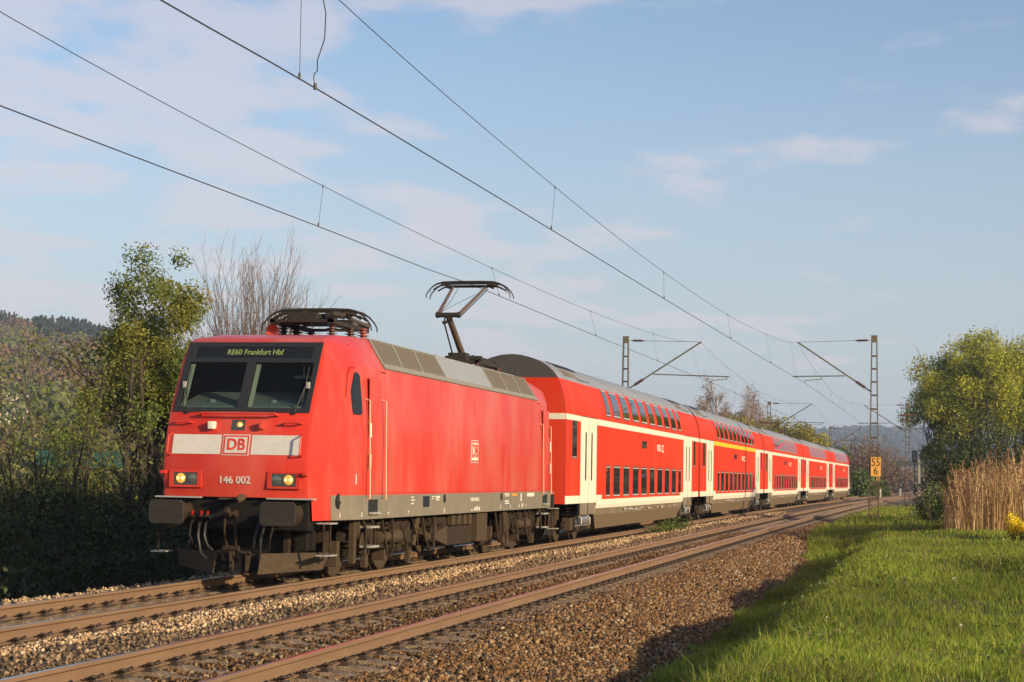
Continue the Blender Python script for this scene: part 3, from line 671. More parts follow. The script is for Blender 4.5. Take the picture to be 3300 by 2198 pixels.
    # roof side: grilles and plain panel
    yb = [3.46, 4.62, 5.88, 7.55, 11.30, 12.66, 13.95, 15.45]; yt = [3.96, 5.32, 6.66, 8.08, 11.86, 13.36, 14.72, 15.95]
    yt = [y - .12 for y in yt]
    def rp(y0, y1, t): # point on the roof slope; t = 0 at gutter, 1 at top
        z = 3.385 + .535*t; return z
    def slopeq(name, a0, a1, t0, t1, m, o, parent=loco, inset=0.):
        nx_, nz_ = .79, .61; p = []
        for oo in (o-.02, o):
            for (ya, t) in ((a0, t0), (a1, t0), (a1, t1), (a0, t1)):
                i = yb.index(ya) if ya in yb else None
                y = (yb[i]*(1-t)+yt[i]*t) if i is not None else ya(t)
                z = 3.385+.535*t; p.append((s*(wz(z)+nx_*oo), y, z+nz_*oo))
        b = MB(); b.hexa(p); return b.build(name, m, parent)
    for i in range(7):
        f0 = (lambda t, i=i: yb[i]*(1-t)+yt[i]*t+.05); f1 = (lambda t, i=i: yb[i+1]*(1-t)+yt[i+1]*t-.05)
        if i == 3:
            slopeq('roof_side_panel', (lambda t: yb[3]*(1-t)+yt[3]*t+.02), (lambda t: yb[4]*(1-t)+yt[4]*t-.02), .17, .97, 'roof_panel', .018)
            continue
        g = slopeq('roof_grille', f0, f1, .24, .90, 'vent_mesh', .014)
        nb = MB()
    for (i0, i1) in ((0, 3), (4, 7)):
        b = MB()
        def strip(fa, fb, t0, t1, o):
            p = []
            for oo in (o-.02, o):
                for fn, t in ((fa, t0), (fb, t0), (fb, t1), (fa, t1)):
                    z = 3.385+.535*t; p.append((s*(wz(z)+.79*oo), fn(t), z+.61*oo))
            b.hexa(p)
        E = lambda i, d=0.: (lambda t: yb[i]*(1-t)+yt[i]*t+d)
        for i in range(i0, i1+1): strip(E(i, -.05), E(i, .05), .24, .90, .022)
        strip(E(i0, -.05), E(i1, .05), .90, .985, .022); strip(E(i0, -.05), E(i1, .05), .16, .24, .022)
        b.build('grille_frame', 'vent_frame', loco)
        b = MB()
        for i in range(i0, i1):
            for k in range(9):
                for t in (.93, .20):
                    y = E(i)(t) + (E(i+1)(t)-E(i)(t))*(k+.7)/9.5; z = 3.385+.535*t
                    b.lathe((s*(wz(z)+.79*.022), y, z+.61*.022), (s*.79, 0, .61), [(0, .016), (.01, .012)], 6)
        b.build('grille_bolts', 'dark_metal', loco)
    b = MB(); fa = lambda t: 3.45; p = []
    for oo in (.0, .03):
        for y, t in ((3.42, .0), (15.48, .0), (15.52, .15), (3.47, .15)):
            z = 3.385+.535*t; p.append((s*(wz(z)+.79*oo), y, z+.61*oo))
    b.hexa(p); b.build('gutter', 'vent_frame', loco)
# roof deck
b = MB(); b.box(-.98, .98, 3.9, 15.0, 3.915, 3.945); b.build('roof_deck', 'roof_grey', loco)

def insulator(x, y, z, h, r, m, parent, name='insulator'):
    prof = [(0, r*.75)]; k = 5
    for i in range(k):
        t = (i+.3)/k*h; prof += [(t, r*.62), (t+h*.05, r*1.35), (t+h*.075, r*1.35), (t+h*.11, r*.62)]
    prof += [(h, r*.55)]
    b = MB(); b.lathe((x, y, z), (0, 0, 1), prof, 16); return b.build(name, m, parent, smooth=40)
def pan_head(p, yh, zh, parent):
    # two collector strips with curved horns
    for d in (-.17, .17):
        b = MB(); pts = [(-.98,-.36),(-.97,-.28),(-.92,-.20),(-.83,-.105),(-.72,-.04),(-.58,-.008),(-.3,0),(.3,0),(.58,-.008),(.72,-.04),(.83,-.105),(.92,-.20),(.97,-.28),(.98,-.36)]
        b.tube([(x, yh+d, zh+z) for x, z in pts], [.012,.012,.014,.016,.02,.024,.026,.026,.024,.02,.016,.014,.012,.012], 8)
        b.build('collector_strip', 'panto', parent, smooth=40)
    b = MB()
    for s in (-1, 1):
        b.box(s*.55-.05, s*.55+.05, yh-.2, yh+.2, zh-.07, zh-.035); b.tube([(s*.45, yh-.19, zh-.06), (s*.66, yh-.19, zh-.09), (s*.80, yh-.19, zh-.17)], .018, 6); b.tube([(s*.45, yh+.19, zh-.06), (s*.66, yh+.19, zh-.09), (s*.80, yh+.19, zh-.17)], .018, 6)
        b.cyl((s*.50, yh-.15, zh-.10), (s*.50, yh+.15, zh-.10), .035, n=8); b.tube([(s*.94, yh-.17, zh-.24), (s*.87, yh-.17, zh-.25), (s*.87, yh-.17, zh-.18)], .005, 4); b.tube([(s*.62, yh-.17, zh-.02), (s*.62, yh-.17, zh-.09)], .012, 4)
    b.cyl((-.44, yh, zh-.085), (.44, yh, zh-.085), .032, n=10)
    b.build('collector_head', 'panto', parent, smooth=40)
# raised pantograph (rear) and folded pantograph (front)
YP = LL - 4.25
p1 = MB(); p1.box(-.50, .50, YP-1.1, YP-1.02, 4.13, 4.19); p1.box(-.50, .50, YP+.85, YP+.93, 4.13, 4.19); p1.box(-.5, -.42, YP-1.1, YP+.93, 4.13, 4.19); p1.box(.42, .5, YP-1.1, YP+.93, 4.13, 4.19)
p1.cyl((-.42, YP-.45, 4.27), (.42, YP-.45, 4.27), .06); p1.box(-.2, .2, YP-1.05, YP-.70, 4.19, 4.36); p1.cyl((-.15, YP-.2, 4.30), (-.15, YP+.75, 4.26), .07); p1.cyl((.18, YP-.35, 4.30), (.18, YP+.6, 4.28), .055); p1.box(-.1, .3, YP+.1, YP+.5, 4.2, 4.33)
pr_ = p1.build('raised_pantograph', 'panto', loco, smooth=35)
for x, y in ((-.46, YP-1.06), (.46, YP-1.06), (-.46, YP+.89), (.46, YP+.89)): insulator(x, y, 3.94, .20, .07, 'insulator', pr_)
insulator(.30, YP+1.35, 3.94, .26, .08, 'insulator_red', pr_); insulator(.42, YP+1.0, 3.94, .22, .07, 'insulator_red', pr_)
b = MB(); b.tube([(.3, YP+1.35, 4.2), (.3, YP+1.3, 4.32), (.25, YP+1.1, 4.36), (.2, YP+.8, 4.28)], .016, 6); b.build('roof_cable', 'panto', pr_)
KY, KZ = 12.78, 5.12
b = MB(); b.tube([(0, YP-.45, 4.28), (0, KY, KZ)], [.075, .065], 12); b.build('lower_arm', 'panto_arm', pr_, smooth=40)
b = MB(); b.tube([(-.10, YP-.95, 4.25), (-.09, KY+.02, KZ-.16)], .018, 8); b.cyl((-.12, KY, KZ-.17), (-.02, KY, KZ-.15), .035, n=8); b.tube([(-.09, KY, KZ-.16), (-.05, KY, KZ)], .02, 6); b.build('control_rod', 'panto', pr_, smooth=40)
b = MB(); b.cyl((-.24, KY, KZ), (.24, KY, KZ), .055, n=12); b.cyl((-.27, KY, KZ), (-.2, KY, KZ), .065, n=12); b.cyl((.2, KY, KZ), (.27, KY, KZ), .065, n=12); b.build('knee_joint', 'panto', pr_, smooth=40)
ZH = 6.02
for s in (-1, 1):
    b = MB(); b.tube([(s*.23, KY, KZ), (s*.39, YP, ZH-.09)], [.042, .032], 10); b.build('upper_arm', 'panto_arm', pr_, smooth=40)
b = MB(); b.tube([(.26, KY, KZ-.05), (.42, YP, ZH-.15)], .012, 6); b.tube([(-.2, KY, KZ+.05), (.2, YP-.3, ZH-.3)], .005, 4); b.tube([(-.18, YP-.25, ZH-.10), (-.17, KY+.9, KZ+.4), (-.16, KY, KZ+.05)], .006, 4); b.build('guide_rod', 'panto', pr_)
pan_head(None, YP, ZH, pr_)
YQ = 4.25
p1 = MB(); p1.box(-.55, .55, YQ-.95, YQ-.88, 4.16, 4.21); p1.box(-.55, .55, YQ+1.0, YQ+1.06, 4.16, 4.21); p1.box(-.55, -.46, YQ-.95, YQ+1.08, 4.14, 4.21); p1.box(.46, .55, YQ-.95, YQ+1.08, 4.14, 4.21)
p1.cyl((-.45, YQ+.45, 4.26), (.45, YQ+.45, 4.26), .06); p1.box(-.22, .22, YQ-.85, YQ+.2, 4.19, 4.33); p1.cyl((.5, YQ-.8, 4.31), (.68, YQ-.7, 4.28), .06, n=10); p1.box(-.35, .1, YQ-.75, YQ-.6, 4.14, 4.2)
p1.cyl((-.12, YQ-.5, 4.33), (-.12, YQ+.6, 4.30), .07); p1.box(-.45, -.25, YQ-.4, YQ+.1, 4.2, 4.35); p1.box(.3, .42, YQ-.6, YQ-.3, 4.2, 4.36)
pf = p1.build('folded_pantograph', 'panto', loco, smooth=35)
for (x, y, r_, m_) in ((-.56, 4.02, .075, 'black'), (-.36, 4.1, .085, 'black'), (.44, 3.6, .07, 'insulator'), (.56, 4.25, .08, 'insulator'), (.58, 4.9, .08, 'insulator_red'), (-.5, 5.25, .07, 'insulator')):
    insulator(x, y, 3.92, .26 if m_ != 'insulator' else .22, r_, m_, pf)
b = MB(); b.tube([(0, YQ+.45, 4.27), (0, YQ+2.0, 4.34)], .07, 10); b.build('lower_arm', 'panto_arm', pf)
for s in (-1, 1):
    b = MB(); b.tube([(s*.23, YQ+2.0, 4.34), (s*.39, YQ, 4.37)], .036, 8); b.build('upper_arm', 'panto_arm', pf)
b = MB(); b.cyl((-.26, YQ+2.0, 4.34), (.26, YQ+2.0, 4.34), .055, n=10); b.build('knee_joint', 'panto', pf)
pan_head(None, YQ, 4.44, pf)
b = MB(); b.lathe((-.58, 3.55, 4.03), (0, -1, 0), [(-.22, .02), (-.12, .03), (-.02, .06), (.03, .115), (.034, .115), (.033, .10), (-.02, .03)], 20); b.box(-.61, -.55, 3.62, 3.70, 3.90, 4.02); b.build('horn', 'horn', loco, smooth=40)
b = MB(); b.box(-.2, .1, 11.5, 11.9, 3.94, 4.02); b.tube([(-.1, 11.7, 4.02), (-.1, 11.7, 4.14), (.05, 11.7, 4.16)], .03, 8); b.build('roof_aerial', 'dark_metal', loco)

def wheel(x, y, r, parent, s):
    b = MB(); xo = s*.79
    b.lathe((xo, y, r), (-s, 0, 0), [(0, r-.075), (0.0, r-.01), (.005, r-.0), (.10, r+.004), (.105, r+.028), (.13, r+.028), (.135, r-.07)], 40, 0)
    b.lathe((xo-s*.03, y, r), (-s, 0, 0), [(-.045, .09), (-.04, .12), (0, .13), (.02, .2), (.03, r-.09), (.03, r-.07), (.07, r-.07), (.08, .1)], 32, 0)
    return b.build('wheel', ['wheel'], parent, smooth=35, recalc=True)
def bogie_loco(yc):
    b = MB()
    for s in (-1, 1):
        x0, x1 = sorted((s*1.02, s*1.20))
        b.prism([(yc-1.95, .72), (yc-1.5, .90), (yc-.75, .90), (yc-.35, .62), (yc+.35, .62), (yc+.75, .90), (yc+1.5, .90), (yc+1.95, .72), (yc+1.95, .58), (yc+1.5, .70), (yc+.9, .70), (yc+.45, .42), (yc-.45, .42), (yc-.9, .70), (yc-1.5, .70), (yc-1.95, .58)], 'x', x0, x1)
    b.box(-1.05, 1.05, yc-.3, yc+.3, .45, .75); b.box(-.9, .9, yc-2.0, yc-1.85, .5, .75); b.box(-.9, .9, yc+1.85, yc+2.0, .5, .75)
    o = b.build('bogie', 'dust_metal', loco, bevel=.015)
    rnd = random.Random(int(yc*10))
    for dy in (-1.3, 1.3):
        for s in (-1, 1):
            wheel(0, yc+dy, .625, o, s)
            q = MB(); q.box(*sorted((s*.98, s*1.24)), yc+dy-.20, yc+dy+.20, .44, .82); q.lathe((s*1.24, yc+dy, .625), (s, 0, 0), [(0, .17), (.05, .15), (.06, .1)], 14)
            q.box(*sorted((s*1.0, s*1.22)), yc+dy-.42, yc+dy-.20, .34, .46); q.box(*sorted((s*1.0, s*1.22)), yc+dy+.20, yc+dy+.42, .34, .46); q.build('axle_box', 'dust_metal', o, bevel=.012)
            for d2 in (-.33, .33):
                q = MB(); pts = [(s*1.12+.085*math.cos(a), yc+dy+d2+.085*math.sin(a), .46+.28*a/(2*PI*4)) for a in np.linspace(0, 2*PI*4, 48)]; q.tube(pts, .020, 6); q.build('coil_spring', 'dust_metal', o, smooth=50)
            q = MB(); q.tube([(s*1.30, yc+dy+.5*np.sign(dy), .96), (s*1.30, yc+dy+.25*np.sign(dy), .42)], .045, 8); q.tube([(s*1.30, yc+dy+.5*np.sign(dy), .96), (s*1.30, yc+dy+.37*np.sign(dy), .70)], .06, 8); q.build('damper', 'dust_light', o, smooth=40)
            q = MB(); q.box(*sorted((s*1.02, s*1.12)), yc+dy+.66, yc+dy+.80, .12, .50); q.build('brake_shoe', 'dust_light', o, bevel=.01); q = MB(); q.box(*sorted((s*.86, s*1.1)), yc+dy-.80, yc+dy-.66, .20, .60); q.build('brake_shoe', 'dust_light', o, bevel=.01)
            q = MB(); q.tube([(s*1.1, yc+dy+.74, .5), (s*1.2, yc+dy+.74, .8), (s*1.15, yc+dy+.6, .95)], .03, 6); q.build('sand_pipe', 'dust_metal', o)
    for s in (-1, 1):
        q = MB(); q.lathe((s*1.28, yc-.55, .62), (0, 1, 0), [(0, .05), (.02, .11), (.30, .11), (.34, .09), (.62, .09), (.66, .12), (1.1, .12), (1.12, .05)], 16); q.build('yaw_damper', 'dust_light', o, smooth=40)
        q = MB()
        for d2 in (-.25, .25):
            pts = [(s*1.10+.12*math.cos(a), yc+d2+.12*math.sin(a), .62+.30*a/(2*PI*4)) for a in np.linspace(0, 2*PI*4, 48)]; q.tube(pts, .026, 6)
        q.build('bogie_spring', 'dust_metal', o, smooth=50)
        for k in range(9):
            y = yc + rnd.uniform(-1.8, 1.8); zz_ = rnd.uniform(.6, .85); a = rnd.uniform(.08, .22); x = rnd.uniform(1.2, 1.34); q = MB(); q.box(*sorted((s*(x-.12), s*x)), y, y+a, zz_-a*.8, zz_); q.build('brake_valve', 'dust_metal', o, bevel=.008)
        for k in range(5):
            y = yc + rnd.uniform(-1.7, 1.5); q = MB(); q.tube([(s*1.28, y, .95), (s*1.33, y+.05, .7), (s*1.33, y+.25, rnd.uniform(.35, .55)), (s*1.26, y+.45, .7)], .016, 5); q.build('brake_hose', 'dust_metal', o)
        q = MB(); q.box(*sorted((s*1.24, s*1.34)), yc-1.98, yc-1.86, .25, .92); q.build('guard_iron', 'dust_light', o, bevel=.01)
bogie_loco(4.25); bogie_loco(LL-4.25)
b = MB(); b.box(-1.22, 1.30, 8.05, 10.05, .34, .70); b.box(-1.2, 1.24, 8.0, 10.1, .70, .90); o = b.build('transformer_tank', 'dust_metal', loco, bevel=.02)
for s in (-1, 1): b = MB(); b.box(*sorted((s*1.02, s*1.40)), 10.12, 10.95, .36, .925); b.build('equipment_box', 'dust_light', loco, bevel=.015)
b = MB(); b.hexa([(1.0, 7.05, .50), (1.34, 7.05, .50), (1.34, 8.0, .36), (1.0, 8.0, .36), (1.0, 7.2, .62), (1.34, 7.2, .62), (1.34, 8.0, .72), (1.0, 8.0, .72)]); b.tube([(1.25, 6.5, .66), (1.25, 6.8, .55), (1.25, 7.2, .50), (1.25, 7.3, .68), (1.2, 7.3, .93)], .075, 10); b.build('air_duct', 'dust_light', loco, smooth=35)
for s in (-1, 1): b = MB(); b.cyl((s*1.2, 6.9, .82), (s*1.2, 7.98, .82), .10, n=14); b.build('air_tank', 'dust_metal', loco, smooth=40)
for y in (8.3, 8.75, 9.2, 9.6): b = MB(); b.box(1.25, 1.36, y, y+.22, .72, .925); b.build('valve_box', 'dust_light', loco, bevel=.01)

# ================================================================= DOUBLE-DECK COACHES
CL_, HALF = 26.7, 13.35
def prof_x(z): # coach half-width by height (upper deck leans in)
    return float(np.interp(z, [.28, .95, 3.20, 3.35, 3.55, 3.75, 3.95, 4.12, 4.28, 4.42, 4.54, 4.62, 4.68, 4.70], [1.22, 1.39, 1.39, 1.385, 1.36, 1.315, 1.25, 1.175, 1.06, .90, .70, .48, .24, 0]))
YW = [(5.95, 6.60), (7.18, 8.28), (8.90, 9.98), (10.64, 11.75), (12.34, 13.42)]
YW = YW + [(26.7-b_, 26.7-a_) for a_, b_ in YW[::-1]]
YW = [(5.98, 6.62), (7.20, 8.32), (8.92, 9.98), (10.65, 11.75), (12.32, 13.44), (14.05, 15.10), (15.76, 16.84), (17.46, 18.52), (19.20, 20.20), (20.86, 21.52)]
coach = empty('double_deck_coach', (0, 0, 0), cat='railway coach', group='double-deck coaches of the train')
def build_coach():
    yb_ = [0.10, 1.95, 2.15, 4.50, 5.55, 21.15, 22.2, 24.6, 24.8, 26.6]
    for s in (1, -1):
        b = MB(); b_w = MB(); b_s = MB()
        zl = [1.0, 1.18, 3.06, 3.20]
        # panels: red below the stripe, cream stripe, cream bottom, red upper deck
        def pan(B, y0, y1, z0, z1, mi=0):
            zs = [z0] + [z for z in (.95, 3.20, 3.35, 3.45, 3.55, 3.65, 3.75, 3.85, 3.95, 4.04, 4.12) if z0 < z < z1] + [z1]
            B.grid([[(s*prof_x(z), y, z) for y in (y0, y1)] for z in zs], mi)
        pan(b, .10, 26.6, 3.24, 4.12)                       # upper deck band
        for y0, y1 in ((.10, 2.15), (24.6, 26.6)): pan(b, y0, y1, 1.20, 3.10)
        pan(b, 4.50, 22.2, 1.20, 3.08); pan(b, 5.35, 21.35, 1.08, 1.20)
        b.build('side_wall', 'red_coach', coach, smooth=30)
        pan(b_w, .10, 2.15, 3.10, 3.24); pan(b_w, 24.6, 26.6, 3.10, 3.24); pan(b_w, 4.50, 22.2, 3.08, 3.24)
        pan(b_w, .10, 2.15, 1.0, 1.20); pan(b_w, 24.6, 26.6, 1.0, 1.20); pan(b_w, 4.50, 5.35, .84, 1.20); pan(b_w, 21.35, 22.2, .84, 1.20); pan(b_w, 5.35, 21.35, .84, 1.08)
        b_w.build('cream_band', 'cream', coach)
        # lower skirt between the bogies
        rows = [[(s*prof_x(z), y0, z), (s*prof_x(z), y1, z)] for z, y0, y1 in ((.84, 4.50, 22.2), (.66, 4.55, 22.15), (.50, 4.9, 21.8), (.28, 5.3, 21.4))]
        B = MB().grid(rows[:2], 0); B.grid(rows[1:], 1); B.add([rows[3][0], rows[3][1], (0, 21.4, .28), (0, 5.3, .28)], [(0, 1, 2, 3)], 1)
        B.add([rows[0][0], rows[1][0], rows[2][0], rows[3][0], (0, 5.3, .28), (0, 4.5, .84)], [(0, 1, 2, 3, 4, 5)], 1); B.add([rows[0][1], rows[1][1], rows[2][1], rows[3][1], (0, 21.4, .28), (0, 22.2, .84)], [(0, 1, 2, 3, 4, 5)], 1)
        B.build('skirt', ['skirt', 'skirt_low'], coach)
        # doors
        for y0, yl in ((2.15, 4.50), (22.2, 24.6)):
            for k in range(2):
                a, c = (y0+.01, (y0+yl)/2-.006) if k == 0 else ((y0+yl)/2+.006, yl-.01)
                d = MB(); d.box(*sorted((s*1.34, s*1.388)), a, c, 1.0, 3.24); d.box(*sorted((s*1.33, s*1.375)), a, c, .70, 1.0, 1); dd = d.build('door', ['cream', 'skirt'], coach)
                m_ = (a+c)/2; off = .16 if k == 0 else -.16; m_ += off; hw = .085
                arc = [(m_+hw*math.cos(t), 2.78+hw*math.sin(t)) for t in np.linspace(0, PI, 7)] + [(m_+hw*math.cos(t), 1.66+hw*math.sin(t)) for t in np.linspace(PI, 2*PI, 7)]
                q = MB(); q.prism(arc, 'x', *sorted((s*1.37, s*1.394))); q.build('door_window', 'glass_dark', dd)
            q = MB(); q.box(*sorted((s*1.36, s*1.391)), (y0+yl)/2-.006, (y0+yl)/2+.006, .7, 3.24); q.box(*sorted((s*1.36, s*1.391)), y0-.006, y0+.006, .7, 3.24); q.box(*sorted((s*1.36, s*1.396)), y0, yl, 3.238, 3.252); q.build('door_gap', 'black', coach)
        # end windows, grille, lettering
        for y0, y1 in ((1.05, 1.60), (25.1, 25.55)):
            q = MB(); q.box(*sorted((s*1.37, s*1.393)), y0-.05, y1+.05, 2.14, 3.10); w0 = q.build('end_window', 'rubber', coach); q = MB(); q.box(*sorted((s*1.38, s*1.398)), y0, y1, 2.19, 3.06); q.build('pane', 'glass_dark', w0)
            q = MB(); q.box(*sorted((s*1.385, s*1.397)), y0, y1, 2.16, 2.19); q.build('window_sill', 'step_metal', w0)
        q = MB(); q.box(*sorted((s*1.38, s*1.395)), 12.35, 13.35, 2.60, 2.83); q.build('side_display', 'glass_dark', coach)
        if s == 1:
            text_mesh('REGIO', .30, 'cream', 'side_lettering', coach, face_x(1.393, 16.05, 2.66), .004, 1.0)
            q = MB(); q.box(1.388, 1.393, 16.72, 17.12, 2.54, 2.78); e = q.build('side_emblem', 'cream', coach); text_mesh('DB', .20, 'red_coach', 'emblem_letters', e, face_x(1.3955, 16.92, 2.66), .006, 1.0)
            q = MB()
            rr = random.Random(5)
            y = 9.2
            while y < 21.0:
                l = rr.uniform(.08, .5); z = rr.uniform(.70, .74); q.box(1.372, 1.379, y, y+l, z, z+rr.uniform(.03, .07)); y += l + rr.uniform(.06, 1.0 if y > 12.5 else .12)
            q.build('data_marking', 'dull_mark', coach)
        # lower-deck windows
        for i, (a, c) in enumerate(YW):
            q = MB(); q.box(*sorted((s*1.37, s*1.392)), a, c, 1.14, 2.02); w0 = q.build('lower_window', 'rubber', coach)
            q = MB(); q.box(*sorted((s*1.38, s*1.397)), a+.03, c-.03, 1.19, 1.955); q.build('pane', 'glass_dark', w0)
            q = MB(); q.box(*sorted((s*1.38, s*1.399)), a+.02, c-.02, 1.155, 1.19); q.build('window_trim', 'trim_metal', w0); q = MB(); q.box(*sorted((s*1.38, s*1.399)), a+.02, c-.02, 1.955, 1.985); q.build('window_trim', 'trim_metal', w0)
        # curved upper-deck windows
        for i, (a, c) in enumerate(YW):
            a2, c2 = a-.04, c-.0
            def cw(o, z0, z1, ya, yb2):
                zs = np.linspace(z0, z1, 9); B = MB(); rows = []
                for z in zs: rows.append([(s*(prof_x(z)+o*.9), ya, z+o*.4), (s*(prof_x(z)+o*.9), yb2, z+o*.4)])
                B.grid(rows); return B
            w0 = cw(.006, 3.36, 4.10, a2, c2).build('upper_window', 'rubber', coach, smooth=60)
            cw(.010, 3.42, 4.06, a2+.025, c2-.025).build('pane', 'glass_dark', w0, smooth=60)
            cw(.012, 3.385, 3.42, a2+.02, c2-.02).build('window_trim', 'trim_metal', w0); cw(.012, 4.06, 4.085, a2+.02, c2-.02).build('window_trim', 'trim_metal', w0)
        # equipment below the doors: grey cylinder in a bracket
        for y0 in (2.55, 23.05):
            q = MB(); q.cyl((s*1.22, y0, .56), (s*1.22, y0+1.1, .56), .135, n=16); t0 = q.build('air_reservoir', 'tank_metal', coach, smooth=40)
            q = MB()
            for yy in (y0-.05, y0+1.15): q.tube([(s*1.20, yy, .78), (s*1.37, yy, .60), (s*1.37, yy, .44), (s*1.20, yy, .40)], .020, 6)
            q.build('bracket', 'step_metal', t0)
            q = MB(); q.box(*sorted((s*.9, s*1.2)), y0-.2, y0+1.4, .30, .72); q.build('floor_box', 'dark_metal', coach, bevel=.02)
    # roof with flat-ended shell, ribs, ends
    zs = [4.12, 4.20, 4.28, 4.36, 4.42, 4.48, 4.54, 4.58, 4.62, 4.66, 4.68, 4.695, 4.70]
    cs = [(prof_x(z), z) for z in zs]; arc = cs + [(-x, z) for x, z in cs[-2::-1]]
    B = MB(); B.grid([[(x, y, z) for x, z in arc] for y in (.10, 26.6)])
    B.build('roof', 'roof_grey', coach, smooth=40)
    full = [(1.39, 1.0), (1.39, 3.20)] + [(prof_x(z), z) for z in (3.35, 3.55, 3.75, 3.95)]
    for y0, y1 in ((.10, .10), (26.6, 26.6)):
        e = MB(); low = full + cs[:1]; e.add([(x, y0, z) for x, z in low] + [(-x, y0, z) for x, z in low[::-1]], [tuple(range(2*len(low)))])
        e.build('end_wall', 'red_coach', coach)
        e = MB(); e.add([(x, y0, z) for x, z in arc], [tuple(range(len(arc)))]); e.build('end_roof_panel', 'end_grey', coach)
        e = MB(); d = -.012 if y0 < 1 else .012; e.hexa([(-1.389, y0+d, 3.09), (1.389, y0+d, 3.09), (1.389, y0, 3.09), (-1.389, y0, 3.09), (-1.389, y0+d, 3.24), (1.389, y0+d, 3.24), (1.389, y0, 3.24), (-1.389, y0, 3.24)]); e.build('end_stripe', 'cream', coach)
        d = -1 if y0 < 1 else 1
        g = MB(); g.box(-.62, .62, *sorted((y0, y0+d*.24)), .95, 3.0); g.build('gangway_bellows', 'black', coach, bevel=.03)
        for sx in (-.875, .875):
            g = MB(); g.box(sx-.28, sx+.28, *sorted((y0+d*.07, y0+d*.11)), .89, 1.24); g.cyl((sx, y0, 1.06), (sx, y0+d*.08, 1.06), .12); g.build('buffer', 'buffer', coach, bevel=.01)
        rim = MB(); rim.grid([[(x*1.004, yy, z+.012 if z > 4.1 else z) for x, z in (full + arc + [(-x, z) for x, z in full[::-1]])] for yy in sorted((y0, y0 - d*.05))]); rim.build('end_seam', 'red_dark', coach, smooth=40)
    for y0 in (1.6, 22.6):
        B = MB()
        for k in range(14):
            y = y0 + k*.19
            for zz0, zz1 in ((4.46, 4.53), (4.555, 4.60)):
                B.hexa([(prof_x(zz0), y, zz0+.004), (prof_x(zz1), y, zz1+.004), (prof_x(zz1), y+.13, zz1+.004), (prof_x(zz0), y+.13, zz0+.004), (prof_x(zz0), y, zz0+.02), (prof_x(zz1), y, zz1+.02), (prof_x(zz1), y+.13, zz1+.02), (prof_x(zz0), y+.13, zz0+.02)])
        for k in range(7): y = y0+1.4+k*.24; B.box(prof_x(4.22)-.05, prof_x(4.22)+.012, y, y+.14, 4.21, 4.235)
        B.build('roof_vent', 'black', coach)
        B = MB(); B.hexa([(prof_x(z)+o, y, z+o) for o in (.003, .008) for z, y in ((4.24, y0-.2), (4.40, y0-.2), (4.40, y0+1.6), (4.24, y0+1.6))]); B.build('roof_hatch', 'skirt', coach)
    fl = MB(); fl.box(-1.3, 1.3, .15, 4.5, 1.0, 1.06); fl.box(-1.3, 1.3, 22.2, 26.55, 1.0, 1.06); fl.build('floor', 'dark_metal', coach)
    for yc in (3.4, 23.3):
        b = MB()
        for s in (-1, 1): b.prism([(yc-1.75, .50), (yc-.7, .56), (yc-.5, .36), (yc+.5, .36), (yc+.7, .56), (yc+1.75, .50), (yc+1.75, .38), (yc+.8, .42), (yc+.5, .24), (yc-.5, .24), (yc-.8, .42), (yc-1.75, .38)], 'x', *sorted((s*.98, s*1.10)))
        b.box(-1.0, 1.0, yc-.3, yc+.3, .3, .62)
        o = b.build('bogie', 'dust_metal', coach, bevel=.012)
        for s in (-1, 1):
            for dy in (-1.25, 1.25):
                wheel(0, yc+dy, .46, o, s)
                q = MB(); q.box(*sorted((s*.95, s*1.18)), yc+dy-.17, yc+dy+.17, .30, .62); q.build('axle_box', 'dust_light', o, bevel=.015)
            q = MB(); q.lathe((s*1.06, yc-.0, .58), (0, 0, 1), [(0, .22), (.03, .23), (.05, .18), (.09, .18), (.11, .22), (.16, .22), (.18, .18), (.22, .18), (.24, .22), (.30, .22), (.34, .26), (.40, .26)], 20); q.build('air_spring', 'dust_metal', o, smooth=30)
            pts = [(s*1.07+.13*math.cos(a), yc-.95+.13*math.sin(a), .55+.42*a/(2*PI*5)) for a in np.linspace(0, 2*PI*5, 60)]
            q = MB(); q.tube(pts, .03, 6); q.build('coil_spring', 'dust_light', o, smooth=50)
            q = MB(); q.cyl((s*1.2, yc-.6, .30), (s*1.2, yc-.6, 1.0), .04, n=10); q.cyl((s*1.2, yc-.6, .5), (s*1.2, yc-.6, .8), .055, n=10); q.build('damper', 'dust_light', o, smooth=40)
build_coach()
CY = [18.92 + 26.95*i for i in range(5)]
LAB = ['red and cream double-deck coach coupled directly behind the locomotive', 'double-deck coach with the yellow stripe under its upper windows',
       'red double-deck coach right behind the yellow-striped one', 'red double-deck coach second behind the yellow-striped one', 'last red double-deck coach at the far end of the train']
coaches = []
for i in range(5):
    c = coach if i == 0 else copy_tree(coach)
    y = CY[i]; yb2 = y + 26.7; x0, x1 = float(curve(y)), float(curve(yb2)); a = -math.atan2(x1-x0, 26.7)
    c.location = (x0, y, 0); c.rotation_euler = (0, 0, a); c['label'] = LAB[i]; coaches.append(c)
b = MB(); b.box(1.385, 1.394, 4.50, 22.2, 3.075, 3.245); b.box(-1.394, -1.385, 4.50, 22.2, 3.075, 3.245); b.build('first_class_stripe', 'yellow', coaches[1])

